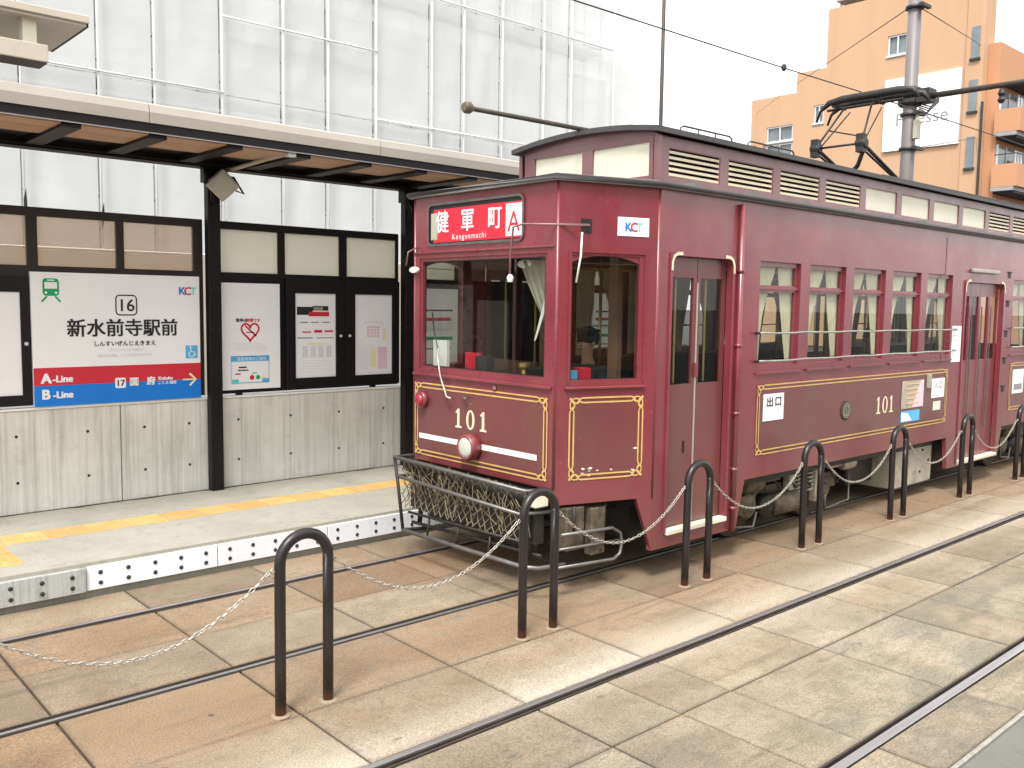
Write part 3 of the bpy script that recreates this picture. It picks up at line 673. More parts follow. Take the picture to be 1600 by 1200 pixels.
solo('hoarding_fence', MB().box(-6, 18.5, 15.36, 15.44, .02, 3.0), 'hoarding', (6, 15.4, .02), 'beige hoarding fence in front of the sheeted building, behind the shelter glass', 'fence')

# ------------------------------------------------------------------ orange apartment block
ob = thing('apartment_block', 'stepped orange apartment block with white sign board and street-side balconies', 'building', (55, 25, 0))
OF = Fr((50, 0, 0), (0, -1, 0))          # faces the tram: u = -Y
def oface(name, y0, y1, z0, z1, ws, depth, m='orange_render'):
    us = [-y1, -y0]; zs = [z0, z1]
    for q in ws: us += [-q[1], -q[0]]; zs += [q[2], q[3]]
    MB().wall(OF, us, zs, lambda u, z: not any(-q[1] < u < -q[0] and q[2] < z < q[3] for q in ws), .25).build(name, m, ob)
    MB().box(50.26, 50+depth, y0, y1, z0, z1).build('block', m, ob)
    for q in ws:
        wf = MB().wall(Fr((50.06, 0, 0), (0, -1, 0)), [-q[1], -q[1]+.09, -(q[0]+q[1])/2-.04, -(q[0]+q[1])/2+.04, -q[0]-.09, -q[0]], [q[2], q[2]+.09, q[3]-.09, q[3]],
                       lambda u, z: not (q[2]+.09 < z < q[3]-.09 and (-q[1]+.09 < u < -(q[0]+q[1])/2-.04 or -(q[0]+q[1])/2+.04 < u < -q[0]-.09)), .08).build('window_frame', 'alu', ob)
        MB().box(50.16, 50.19, q[0], q[1], q[2], q[3]).build('pane', 'window_dark', wf)
        MB().box(49.93, 50.05, q[0]-.06, q[1]+.06, q[2]-.08, q[2]-.001).build('sill', 'alu', wf)
oface('wall', 20.4, 28.37, 0, 19.67, [(23.6, 24.7, 16.28, 17.39), (27.5, 28.1, 8.3, 9.4), (27.4, 28.2, 5.3, 6.4)], 1.6)
oface('wall', 28.37, 30.27, 0, 16.37, [(28.42, 29.06, 13.21, 14.28), (28.6, 29.4, 9.6, 10.6)], 12)
oface('wall', 30.27, 33.0, 0, 12.42, [(30.42, 32.25, 12.32-.9, 12.32)], 12)
oface('wall', 30.27, 33.38, 12.421, 15.23, [(30.42, 32.25, 12.45, 13.40)], 12)
MB().box(49.9, 51.2, 19.5, 20.398, 0, 19.9).build('corner_pier', 'orange_render', ob)
MB().box(51.61, 62, 19.5, 28.3, 0, 16.0).build('rear_block', 'orange_deep', ob); MB().box(50.5, 62, 18.9, 19.49, 0, 16.05).build('side_block', 'orange_deep', ob)
for z in (15.3, 12.6, 9.7): wf = MB().box(49.84, 49.9, 19.72, 20.12, z, z+1.6).build('narrow_window', 'window_dark', ob); MB().box(49.78, 49.9, 19.66, 20.18, z-.12, z-.001).build('sill', 'bolt_dark', wf)
MB().cyl((49.8, 19.40, 4), (49.8, 19.40, 13.0), .07, 8).build('drain_pipe', 'bolt_dark', ob)
for zt in (12.55, 9.77, 6.99):
    par = MB().box(50.15, 62, 17.65, 17.80, zt-1.15, zt).build('balcony_parapet', 'orange_deep', ob)
    MB().box(50.15, 50.30, 17.801, 18.89, zt-1.15, zt).build('balcony_end', 'orange_deep', par)
    MB().box(50.15, 62, 17.801, 18.89, zt-1.35, zt-1.16).build('balcony_slab', 'shade_grey', par)
    r_ = MB().tube([(50.2, 18.8, zt+.5), (50.2, 17.72, zt+.5), (61, 17.72, zt+.5)], .03, 6)
    for i in range(28): r_.cyl((50.2+.4*i, 17.72, zt), (50.2+.4*i, 17.72, zt+.5), .018, 5)
    r_.build('railing', 'bolt_dark', par)
    for i in range(4):
        dz = MB().box(50.7+2.7*i, 52.9+2.7*i, 18.84, 18.895, zt-1.1, zt+1.05).build('balcony_window', 'window_dark', ob)
        MB().box(50.62+2.7*i, 50.70+2.7*i, 18.80, 18.895, zt-1.1, zt+1.1).box(51.76+2.7*i, 51.84+2.7*i, 18.80, 18.84, zt-1.1, zt+1.1).build('window_frame', 'alu', dz)
        MB().box(51.0+2.7*i, 52.2+2.7*i, 18.1, 18.12, zt-.3, zt+.75).build('laundry', 'laundry', ob)
    if zt < 15: MB().box(50.5, 62, 17.9, 18.9, zt+1.35, zt+1.42).build('canopy', 'bolt_dark', ob)
sgn = MB().box(49.86, 49.98, 20.55, 24.68, 11.04, 14.95).build('sign_board', 'white_paint', ob)
sgn['label'] = 'white sign board with dark serif lettering'
text('lettering', 'Finesse', Fr((49.86, 0, 0), (0, -1, 0)), -22.55, 12.35, 1.0, 'print_grey', sgn, d=.01)
MB().box(50.3, 51.5, 25.2, 28.1, 20.1, 20.2).box(50.6, 50.7, 25.3, 25.4, 19.67, 20.1).box(50.6, 50.7, 27.9, 28.0, 19.67, 20.1).build('roof_panel', 'shade_grey', ob)

# ------------------------------------------------------------------ catenary pole and wires
cp = thing('catenary_pole', 'thick grey tram wire pole rising behind the tram roof', 'pole', (15.6, 7.26, .262))
MB().tube([(15.6, 7.26, .262), (15.6, 7.26, 8.6)], [.128, .104], 20).build('shaft', 'pole_grey', cp, True)
for z in (4.97, 5.55, 7.33): MB().lathe((15.6, 7.26, z), (0, 0, 1), [(0, .15), (.05, .15)], 20).build('collar', 'bolt_dark', cp, True); MB().box(15.44, 15.76, 7.05, 7.12, z, z+.05).build('collar_bolt', 'bolt_dark', cp)
cl = MB().lathe((15.6, 7.26, 5.72), (0, 0, 1), [(0, .17), (.04, .2), (.26, .2), (.30, .16)], 16).box(15.46, 15.74, 6.88, 7.10, 5.74, 5.96).build('arm_clamp', 'black_iron', cp)
MB().tube([(15.6, 6.98, 5.84), (15.6, 5.47, 5.83), (15.6, 2.6, 5.80)], [.052, .042, .036], 12).build('arm', 'rail_dark', cp, True)
for i in range(5):
    MB().tube([(15.6, 7.10, 5.62+.03*i), (15.4+.05*i, 6.9, 5.50+.04*i), (15.55, 6.75, 5.72+.02*i)], .012, 5).build('cable_loop', 'cable', cp, True)
MB().lathe((15.6, 5.79, 5.55), (0, 0, 1), [(0, .03), (.05, .06), (.10, .03), (.15, .06), (.22, .03)], 10).build('insulator', 'black_iron', cp)
MB().tube([(15.6, 7.12, 5.2), (15.5, 7.08, 5.45), (15.55, 7.1, 5.62)], .03, 8).box(15.47, 15.60, 7.06, 7.13, 5.15, 5.45).build('junction_box', 'box_cream', cp)
def wire(name, pts, r, label): return solo(name, MB().tube(pts, r, 6), 'cable', pts[0], label, 'wire', None, True)
wire('contact_wire', [(-6, 5.79, 4.86), (5.78, 5.79, 4.93), (9.28, 5.79, 4.96), (10.95, 5.79, 4.985), (15.6, 5.79, 5.02), (40, 5.79, 5.0)], .007, 'overhead contact wire running above the tram to its current collector')
solo('wire_clamp', MB().lathe((9.28, 5.79, 4.925), (0, 0, 1), [(0, .012), (.02, .03), (.06, .03), (.08, .012)], 8), 'cable', (9.28, 5.79, 4.93), 'small black clamp on the overhead contact wire', 'clamp')
wire('guy_wire', [(15.5, 7.3, 7.35), (30, 18.5, 10.2), (49.99, 33.0, 14.4)], .008, 'guy wire from the grey pole down to the low orange wing')
wire('guy_wire', [(15.7, 7.2, 7.36), (32, 12.6, 11.0), (49.89, 19.8, 15.9)], .008, 'guy wire from the grey pole to the orange corner pier')
wire('span_wire', [(15.6, 7.2, 5.0), (32, 12.6, 8.0), (49.89, 19.6, 10.6)], .008, 'thin wire from lower pole collar past the white sign board')
tp = thing('signal_mast', 'thin dark mast standing beyond the front of the tram roof', 'mast', (15.25, 12.4, .02))
MB().tube([(15.25, 12.4, .02), (15.25, 12.4, 10.5)], [.05, .036], 10).build('shaft', 'rail_dark', tp, True)
MB().lathe((15.25, 12.4, .02), (0, 0, 1), [(0, .16), (.03, .16), (.08, .06)], 12).build('base', 'rail_dark', tp)

# ------------------------------------------------------------------ bollards and chains
BX = [2.40+1.786*i for i in range(-1, 8)]; BY = 4.36; HW = .149
BL = {0: 'dark hoop bollard standing clear of the tram, ahead of its front fender', 1: 'dark hoop bollard in front of the tram fender corner', 2: 'dark hoop bollard in front of the folding front door',
      3: 'dark hoop bollard beside the front bogie', 4: 'dark hoop bollard beside the cream underfloor box', 5: 'dark hoop bollard in front of the middle door', 6: 'dark hoop bollard just past the middle door'}
hoop = None
for i, bx in enumerate(BX):
    k = i-1
    lab = BL.get(k, 'dark hoop bollard holding the loose end of the chain away from the tram' if k < 0 else 'dark hoop bollard beside the rear windows of the tram')
    bo = thing('hoop_bollard', lab, 'bollard', (bx, BY, -.004), 'hoop bollards between the tracks')
    bo.rotation_euler = (R(rnd.uniform(-.5, .5)), R(rnd.uniform(-.5, .5)), R(rnd.uniform(-1.5, 1.5)))
    if hoop is None:
        pts = [(-HW, 0, -.05), (-HW, 0, .3), (-HW, 0, .6), (-HW, 0, .84)]+[(a, 0, b) for a, b in arc(0, .842, HW, HW, 180, 0, 16)]+[(HW, 0, .84), (HW, 0, .6), (HW, 0, .3), (HW, 0, -.05)]
        m_ = MB(); m_.tube(pts, .0305, 16); hoop = m_.build('tube', 'bollard_paint', None, True); hoop.parent = bo
        cols = []
        for s_ in (-1, 1):
            c_ = MB().lathe((s_*HW, 0, 0), (0, 0, 1), [(0, .056), (.006, .052), (.010, .032)], 16).build('mortar_collar', 'mortar', None, True); c_.parent = bo
            e_ = MB().tube([(s_*(HW+.03), 0, .815), (s_*(HW+.045), 0, .83), (s_*(HW+.055), 0, .815), (s_*(HW+.045), 0, .80)], .005, 6, True).build('chain_eye', 'zinc', None, True); e_.parent = bo
            cols += [c_, e_]
    else:
        for q in [hoop]+cols:
            c_ = q.copy(); C.objects.link(c_); c_.parent = bo
CL = ['galvanised chain hanging from the free-standing bollard away from the tram', 'galvanised chain sagging in front of the tram fender', 'galvanised chain sagging before the side fender loops', 'galvanised chain between front door and front bogie',
      'galvanised chain sagging before the bogie frame', 'galvanised chain sagging before the cream underfloor box', 'galvanised chain beside the middle door', 'galvanised chain further along the bollard row']
rc = random.Random(11)
for i in range(len(BX)-1):
    a = BX[i]+HW+.05; b = BX[i+1]-HW-.05; sag = .30+rc.uniform(-.015, .02); n = 46; P = []
    for j in range(n+1):
        t_ = j/n; P.append(Vector((a+(b-a)*t_, BY+.004*math.sin(9*t_+i), .81-sag*(1-(2*t_-1)**2))))
    mb = MB()
    for j in range(n):
        p, q = P[j], P[j+1]; c = (p+q)/2; ax = (q-p).normalized(); L_ = (q-p).length*.64
        sd_ = Vector((0, 1, 0)) if j % 2 else Vector((0, 1, 0)).cross(ax)
        sd_ = (sd_+Vector((0, rc.uniform(-.3, .3), rc.uniform(-.3, .3)))).normalized()
        mb.tube([c+ax*(L_*math.cos(t))+sd_*(.0095*math.sin(t)) for t in [2*math.pi*k_/10 for k_ in range(10)]], .0034, 5, True)
    solo('chain', mb, 'zinc', ((a+b)/2, BY, .5), CL[i], 'chain', 'chains strung between the bollards', True)
# ------------------------------------------------------------------ the tram
YC, YS, XF, XR = 5.79, 4.60, 4.82, 17.3
T = thing('tram', 'maroon vintage-style tram numbered 101 with clerestory roof, standing at the platform', 'tram', (11.0, YC, 0))
FR = Fr((XF, YC, 0), (0, -1, 0)); FA = Fr((XF, 4.87, 0), (.86, -.27, 0)); FS = Fr((0, YS, 0), (1, 0, 0))
FB = Fr((5.68, 6.98, 0), (-.86, -.27, 0)); FO = Fr((0, 6.98, 0), (-1, 0, 0)); FZ = Fr((XR, YC, 0), (0, 1, 0)); LA = .9014
TOP = 3.175
WIN = [(7.118+.8605*i, 7.118+.8605*i+.69) for i in range(5)]+[(13.2+.8605*i, 13.2+.8605*i+.69) for i in range(4)]
D1, D2 = (5.85, 6.68, .385, 2.66), (11.63, 12.85, .345, 2.60)
def side_solid(u, z):
    if any(a < u < b and 1.72 < z < 2.67 for a, b in WIN): return False
    if D1[0] < u < D1[1] and D1[2] < z < D1[3]: return False
    if D2[0] < u < D2[1] and D2[2] < z < D2[3]: return False
    lo = .26 if 5.6 < u < 6.80 else (.30 if 11.36 < u < 12.97 else .69)
    return z > lo
us = [5.68, 6.80, 11.36, 12.97, XR, D1[0], D1[1], D2[0], D2[1]]+[q for p_ in WIN for q in p_]
zs = [.26, .30, D2[2], D1[2], .69, 1.72, 2.67, D2[3], D1[3], TOP]
nw = MB().wall(FS, us, zs, side_solid, .05)
nw.prism(FS, [(6.80, .69), (6.80, .26), (6.87, .26), (6.99, .69)], -.049, -.001)
nw.prism(FS, [(11.36, .69), (11.30, .69), (11.36, .30)], -.049, -.001).prism(FS, [(12.97, .30), (13.08, .69), (12.97, .69)], -.049, -.001)
nw.build('side_wall', 'tram_maroon', T)
MB().wall(FO, [-u for u in us], zs, lambda u, z: side_solid(-u, z), .05).build('side_wall', 'tram_maroon', T)
WF_ = (-.832, .812, 1.665, 2.645)
MB().wall(FR, [-.92, WF_[0], WF_[1], .92], [.83, WF_[2], WF_[3], TOP], lambda u, z: not (WF_[0] < u < WF_[1] and WF_[2] < z < WF_[3]), .05).build('front_wall', 'tram_maroon', T)
WA_ = (.125, .725, 1.675, 2.63)
for fr, flip in ((FA, 0), (FB, 1)):
    h = (WA_[0], WA_[1]) if not flip else (LA-WA_[1], LA-WA_[0])
    m_ = MB().wall(fr, [0, h[0], h[1], LA], [.705, WA_[2], WA_[3], TOP], lambda u, z: not (h[0] < u < h[1] and WA_[2] < z < WA_[3]), .05)
    pts = [(.75, .705), (LA, .27), (LA, .705)] if not flip else [(LA-.75, .705), (0, .705), (0, .27)]
    m_.prism(fr, pts, -.049, -.001); m_.build('corner_wall', 'tram_maroon', T)
    ax = [(h[0]+(h[1]-h[0])*i/12, WA_[3]-.055*abs(2*i/12-1)**2.2) for i in range(13)]
    MB().prism(fr, [(h[1], WA_[3]+.001), (h[0], WA_[3]+.001)]+ax, -.04, -.008).build('arched_head', 'tram_maroon', T)
MB().wall(FZ, [-1.19, -.8, .8, 1.19], [.69, 1.67, 2.64, TOP], lambda u, z: not (-.8 < u < .8 and 1.67 < z < 2.64), .05).build('rear_wall', 'tram_maroon', T)
cpz = MB()
for x, y in ((4.828, 4.88), (4.828, 6.70), (5.68, 4.609), (5.68, 6.971)):
    cpz = MB().cyl((x, y, .70 if x > 5 else .83), (x, y, TOP), .014, 10); cpz.build('corner_bead', 'tram_maroon', T, True)
# interior
MB().box(5.66, 17.2, 4.66, 6.92, .70, .76).build('floor', 'interior', T); MB().box(4.89, 5.659, 4.93, 6.65, .71, .76).build('cab_floor', 'interior', T)
MB().box(5.75, 17.2, 4.66, 6.92, 3.06, 3.09).build('inner_ceiling', 'interior_roof', T)
MB().box(5.66, 17.2, 4.72, 6.86, .60, .69).build('chassis', 'black', T); MB().box(4.89, 5.659, 4.96, 6.62, .56, .705).build('front_chassis', 'black', T)
for ya, yb in ((4.67, 5.12), (6.46, 6.91)):
    for xa, xb in ((7.1, 11.3), (13.15, 17.1)):
        s_ = MB().box(xa, xb, ya, yb, .95, 1.18).build('bench_seat', 'seat_cloth', T, bev=.03)
        yy = (4.67, 4.78) if ya < 5 else (6.80, 6.91); MB().box(xa, xb, yy[0], yy[1], 1.181, 1.66).build('seat_back', 'seat_cloth', s_)
MB().box(4.90, 5.18, 5.0, 6.58, .76, 1.60).build('driver_console', 'interior', T, bev=.03)
MB().box(5.02, 5.12, 5.25, 5.42, 1.60, 1.74).box(5.0, 5.1, 5.9, 6.05, 1.60, 1.80).build('console_instruments', 'black', T, bev=.01)
MB().lathe((5.12, 5.55, 1.6), (0, 0, 1), [(0, .03), (.10, .02), (.13, .05), (.16, .05)], 12).build('controller_handle', 'brass', T)
MB().box(4.93, 4.96, 6.36, 6.56, 1.62, 1.92).build('cab_card', 'paper', T); MB().box(5.05, 5.08, 6.05, 6.25, 1.62, 1.82).build('cab_sign', 'print_red', T)
MB().box(4.99, 5.09, 4.90, 4.98, 1.66, 1.74).build('cab_box', 'print_sky', T); MB().box(5.10, 5.20, 4.86, 4.96, 1.66, 1.76).build('cab_box', 'print_red', T)
MB().box(5.72, 5.77, 5.84, 6.0, .76, 3.06).build('cab_pillar', 'interior', T); MB().box(5.72, 5.76, 6.05, 6.90, .76, 1.72).build('cab_screen', 'interior', T)
MB().box(5.6, 5.66, 4.95, 5.05, .76, 3.06).build('cab_pillar', 'interior', T)
MB().lathe((5.35, 5.45, 2.98), (0, 0, -1), [(0, .12), (.06, .12), (.10, .07)], 16).build('cab_lamp', 'lit_lamp', T, True)
MB().cyl((5.35, 5.45, 2.97), (5.35, 5.45, 3.17), .02, 8).build('lamp_stem', 'brass', T)
for x in (6.95, 8.6, 10.3, 11.5, 12.9, 14.9):
    for y in (5.2, 6.38): MB().cyl((x, y, .76), (x, y, 3.06), .017, 8).build('grab_pole', 'brass', T, True)
for y in (5.25, 6.33): MB().cyl((5.9, y, 2.62), (17.1, y, 2.62), .014, 8).build('strap_rail', 'brass', T, True)
# windscreens
wsf = MB().wall(Fr((XF+.012, YC, 0), (0, -1, 0)), [WF_[0], WF_[0]+.035, WF_[1]-.035, WF_[1]], [WF_[2], WF_[2]+.03, WF_[3]-.03, WF_[3]], lambda u, z: not (WF_[0]+.035 < u < WF_[1]-.035 and WF_[2]+.03 < z < WF_[3]-.03), .03).build('windscreen', 'tram_maroon', T)
MB().fbox(FR, WF_[0]+.03, WF_[1]-.03, WF_[2]+.025, WF_[3]-.025, -.032, -.028).build('pane', 'tram_glass', wsf)
MB().ribbon(Fr((XF, YC, 0), (0, -1, 0)), [(WF_[0]+.036, WF_[2]+.031), (WF_[1]-.036, WF_[2]+.031), (WF_[1]-.036, WF_[3]-.031), (WF_[0]+.036, WF_[3]-.031)], .010, -.010, True).build('seal', 'black', wsf)
MB().fbox(FR, -.90, .885, 1.603, 1.628, .001, .030).build('front_sill', 'tram_maroon', T, bev=.006)
MB().fbox(FR, -.90, .885, 2.685, 2.70, .001, .016).build('front_hood_bead', 'tram_maroon', T, bev=.004)
for fr, flip in ((FA, 0), (FB, 1)):
    h = (WA_[0], WA_[1]) if not flip else (LA-WA_[1], LA-WA_[0])
    cf = MB().wall(fr, [h[0]-.035, h[0], h[1], h[1]+.05], [WA_[2]-.03, WA_[2], WA_[3], WA_[3]+.04], lambda u, z: not (h[0] < u < h[1] and WA_[2] < z < WA_[3]), .001)
    cf = MB()
    for q in ((h[0]-.03, h[0]-.012, WA_[2]-.02, WA_[3]+.035), (h[1]+.045, h[1]+.06, WA_[2]-.02, WA_[3]+.035)): cf.fbox(fr, *q, .001, .012)
    cf.fbox(fr, h[0]-.0119, h[1]+.0449, WA_[3]+.02, WA_[3]+.034, .001, .012); w_ = cf.build('corner_window', 'tram_maroon', T)
    MB().fbox(fr, h[0], h[1], WA_[2], WA_[3], -.034, -.030).build('pane', 'tram_glass', w_)
    MB().ribbon(fr, [(h[0]+.006, WA_[2]+.006), (h[1]-.006, WA_[2]+.006), (h[1]-.006, WA_[3]-.06), (h[0]+.006, WA_[3]-.06)], .010, -.012, True).build('seal', 'black', w_)
    MB().fbox(fr, h[0]-.05, h[1]+.07, 1.604, 1.624, .001, .028).build('corner_sill', 'tram_maroon', T, bev=.005)
# curtains
def curtain(fr, a0, a1, z0, z1, fa, fb, d, name, m, parent, folds=7):
    """pleated sheet whose edges run from fa(t) to fb(t), t = 0 at the hem and 1 at the rod"""
    mb = MB(); nu, nz = folds*4, 10; vs = []
    for j in range(nz+1):
        t = j/nz; a, b = fa(t), fb(t)
        for i in range(nu+1):
            u = i/nu; vs.append(fr.p(a0+(a1-a0)*(a+(b-a)*u), z0+(z1-z0)*t, d-.014*math.sin(u*folds*2*math.pi)*(.6+.4*math.sin(3*u+2*t))))
    return mb.add(vs, [(j*(nu+1)+i, j*(nu+1)+i+1, (j+1)*(nu+1)+i+1, (j+1)*(nu+1)+i) for j in range(nz) for i in range(nu)]).build(name, m, parent, True)
rw = random.Random(4)
def lerp(ps, t):
    for (t0, v0), (t1, v1) in zip(ps, ps[1:]):
        if t <= t1: return v0+(v1-v0)*(t-t0)/(t1-t0)
    return ps[-1][1]
for fr, sg_ in ((FS, 1), (FO, -1)):
    for i, (a, b) in enumerate(WIN):
        a_, b_ = (a, b) if sg_ > 0 else (-b, -a)
        Fw = Fr(fr.p(0, 0, -.03), fr.u)
        wd = MB().wall(Fw, [a_, a_+.022, b_-.05, b_], [1.72, 1.765, 2.395, 2.455, 2.625, 2.67], lambda u, z: not ((a_+.022 < u < b_-.05) and (1.765 < z < 2.395 or 2.455 < z < 2.625)), .03).build('window', 'tram_maroon', T)
        MB().fbox(Fw, a_+.01, b_-.03, 1.75, 2.41, -.018, -.014).build('pane', 'tram_glass', wd); MB().fbox(Fw, a_+.01, b_-.03, 2.44, 2.64, -.018, -.014).build('pane', 'tram_glass', wd)
        MB().fbox(Fw, a_, b_, 2.418, 2.436, .001, .012).build('transom_bead', 'tram_maroon', wd)
        MB().fbox(fr, a_-.03, b_+.03, 1.645, 1.665, .001, .022).build('window_sill', 'tram_maroon', wd)
        j1, j2 = rw.uniform(-.06, .06), rw.uniform(-.05, .05)
        gl = [(0, .06), (.3, .09), (.55, .17+j1*.4), (.75, .30+j1*.6), (.9, .42+j1), (1, .47+j1)]; gr = [(0, .76), (.3, .70+j2), (.62, .60+j2), (.82, .55+j1), (1, .51+j1)]
        of = .075 if sg_ > 0 else 0
        curtain(fr, a_+of, b_+of, 1.70, 2.64, lambda t: -.02, lambda t: lerp(gl, t), -.078, 'curtain', 'curtain', wd, 6)
        curtain(fr, a_+of, b_+of, 1.70, 2.64, lambda t: lerp(gr, t), lambda t: .98, -.078, 'curtain', 'curtain', wd, 7)
curtain(FR, .36, .80, 1.68, 2.60, lambda t: lerp([(0, .88), (.45, .72), (.75, .30), (1, .0)], t), lambda t: 1.0, -.12, 'cab_curtain', 'interior_roof', T, 5)
MB().prism(FR, [(.60, 1.96), (.625, 1.98), (.80, 2.40), (.795, 2.50), (.74, 2.38)], -.075, -.07).build('curtain_tie', 'mirror_white', T)
# rails across the side windows
for fr, s_ in ((FS, 1), (FO, -1)):
    for z in (2.02, 1.765):
        pts = [fr.p(s_*(7.08+4.25*i/16), z+.004*math.sin(i*1.9+z), .045) for i in range(17)]
        rr = MB().tube(pts, .009, 8).build('window_rail', 'rail_weathered', T, True)
        for x in (7.08, 9.2, 11.33): MB().cyl(fr.p(s_*x, z, .0), fr.p(s_*x, z, .045), .012, 8).build('rail_bracket', 'black_iron', rr)
        MB().tube([fr.p(s_*x, z, .045) for x in (13.15, 15, 16.8)], .011, 8).build('window_rail', 'rail_weathered', T, True)
# doors
def door(fr, s_, D, n, zc):
    a, b, z0, z1 = D; wl = (b-a)/n
    if s_ < 0: a, b = -b, -a
    Fd = Fr(fr.p(0, 0, -.055), fr.u)
    for i in range(n):
        p, q = a+wl*i+.004, a+wl*(i+1)-.004; e = .045 if n == 2 else .03
        lf = MB().wall(Fd, [p, p+e, q-e, q], [z0+.02, zc, z1-.17, z1-.004], lambda u, z: not (p+e < u < q-e and zc < z < z1-.17), .03).build('door_leaf', 'tram_brown' if n == 2 else 'tram_maroon', T)
        MB().fbox(Fd, p+e-.01, q-e+.01, zc-.01, z1-.16, -.018, -.014).build('pane', 'tram_glass', lf)
        if n == 2: MB().cyl(Fd.p((p+q)/2-.02, zc+.01, -.05), Fd.p((p+q)/2-.02, z1-.18, -.05), .010, 6).build('inner_grab_rail', 'brass', lf)
        else: MB().cyl(Fd.p(p+.02, zc-.9, .02), Fd.p(p+.02, z1-.3, .02), .008, 6).build('edge_strip', 'tube_grey', lf)
    fm = MB(); fm.fbox(fr, a-.03, a-.001, z0, z1+.02, .001, .014).fbox(fr, b+.001, b+.03, z0, z1+.02, .001, .014).fbox(fr, a-.0009, b+.0009, z1, z1+.028, .001, .014)
    f_ = fm.build('door_frame', 'tram_maroon', T)
    for x, d_ in ((a, 1), (b, -1)):
        MB().prism(fr, [(x, z1), (x+d_*.06, z1)]+[(x+d_*(.06-.06*math.sin(R(t))), z1-.06+.06*math.cos(R(t))) for t in range(0, 91, 15)]+[(x, z1-.06)], -.054, -.004).build('corner_fillet', 'tram_maroon', f_)
        pts = [(x-d_*.015, z1-.12), (x-d_*.012, z1-.05), (x+d_*.01, z1-.005), (x+d_*.05, z1+.016), (x+d_*.12, z1+.02)]
        MB().ribbon(fr, pts, .026, .018).build('corner_trim', 'cream_letter', f_)
    MB().fbox(fr, a+.0, b-.0, z0-.02, z0+.018, -.05, .035).build('door_step', 'cream_panel', f_, bev=.004)
for fr, s_ in ((FS, 1), (FO, -1)):
    door(fr, s_, D1, 2, 1.60); door(fr, s_, D2, 4, 1.62)
    MB().fbox(fr, *((11.75, 12.6) if s_ > 0 else (-12.6, -11.75)), 2.72, 2.77, .001, .045).build('door_lamp', 'zinc', T, bev=.01)
MB().fbox(FS, 6.260, 6.270, .42, 2.45, -.054, -.044).build('door_seam_strip', 'fascia', T)
MB().fbox(FS, 6.13, 6.145, 1.02, 1.12, -.054, -.046).build('keyhole', 'black', T)
MB().fbox(FS, 6.245, 6.285, 1.66, 1.78, -.044, -.03).build('door_handle', 'tram_maroon', T, bev=.005)
dpx = MB().tube([(6.775, 4.572, 3.14), (6.775, 4.572, .26)], .024, 10).build('down_pipe', 'tram_maroon', T, True)
for z in (2.55, 1.9, 1.3, .8, .45): MB().lathe((6.775, 4.572, z), (0, 0, 1), [(0, .031), (.03, .031)], 10).build('pipe_clip', 'tram_maroon', dpx, True)
MB().fbox(FS, 11.02, 11.045, 1.62, 3.1, .0005, .004).build('panel_seam', 'tram_brown', T)
for z in (2.72, 2.34, 1.94, 1.58, 1.20): MB().fbox(FS, 12.98, 13.07, z-.035, z+.035, .0005, .004).fbox(FS, 12.975, 13.075, z+.036, z+.05, .0005, .02).build('foothold', 'black', T)
# side panel boards (browner paint inside the gold lining)
def ornament(fr, u0, u1, z0, z1, c=.11, panel=True):
    if panel: MB().fbox(fr, u0+.018, u1-.018, z0+.018, z1-.018, .0005, .003).build('lined_panel', 'tram_brown', T)
    mb = MB(); g = .036; lw = .013; d = .0055
    for k in (0, g):
        a, b, e, f = u0+k, u1-k, z0+k, z1-k
        for p, q in (((a+c-k, e), (b-c+k, e)), ((b, e+c-k), (b, f-c+k)), ((b-c+k, f), (a+c-k, f)), ((a, f-c+k), (a, e+c-k))): mb.ribbon(fr, [p, q], lw, d)
    for cu, cz, su, sz in ((u0, z0, 1, 1), (u1, z0, -1, 1), (u1, z1, -1, -1), (u0, z1, 1, -1)):
        def q(a, b): return (cu+su*a, cz+sz*b)
        for lob in (arc(.052, .022, .034, .020, 0, 360, 14), arc(.022, .052, .020, .034, 0, 360, 14)): mb.ribbon(fr, [q(*p) for p in lob[:-1]], lw*.85, d+.0006, True)
        mb.ribbon(fr, [q(c, 0), q(.085, .010), q(.06, .042), q(.03, .030), q(-.004, .004)], lw, d+.0012)
        mb.ribbon(fr, [q(0, c), q(.010, .085), q(.042, .06), q(.030, .03), q(.004, -.004)], lw, d+.0018)
        mb.ribbon(fr, [q(c, g), q(.088, g-.012), q(.07, -.002)], lw, d+.0024); mb.ribbon(fr, [q(g, c), q(g-.012, .088), q(-.002, .07)], lw, d+.003)
    mb.build('gold_lining', 'gold', T)
ornament(FR, -.885, .84, .888, 1.533); ornament(FA, .125, .785, .897, 1.536); ornament(FS, 7.14, 11.23, .90, 1.54); ornament(FS, 13.25, 16.9, .90, 1.54); ornament(FB, LA-.785, LA-.125, .897, 1.536)
# serif numerals 101
def digit1(mb, fr, a, b, h, d):
    mb.prism(fr, [(a-.024*h/.16, b), (a+.024*h/.16+.02, b), (a+.024*h/.16+.02, b+.014), (a+.016, b+.018), (a+.016, b+h), (a-.004, b+h), (a-.035, b+h-.028), (a-.035, b+h-.040), (a-.014, b+h-.034), (a-.014, b+.018), (a-.024*h/.16-.014, b+.014), (a-.024*h/.16-.014, b)], d-.002, d)
def digit0(mb, fr, a, b, h, d):
    n = 28; vs = []
    for i in range(n):
        t = 2*math.pi*i/n
        vs += [fr.p(a+h*.34*math.cos(t), b+h/2+h*.51*math.sin(t), d), fr.p(a+h*.16*math.cos(t), b+h/2+h*.42*math.sin(t), d)]
    mb.add(vs, [(2*i, 2*((i+1) % n), 2*((i+1) % n)+1, 2*i+1) for i in range(n)])
def number(fr, a, b, h, sp):
    for k, q in ((digit1, -sp), (digit0, 0), (digit1, sp)):
        mb = MB(); k(mb, fr, a+q, b, h, .006); mb.build('numeral', 'cream_letter', T)
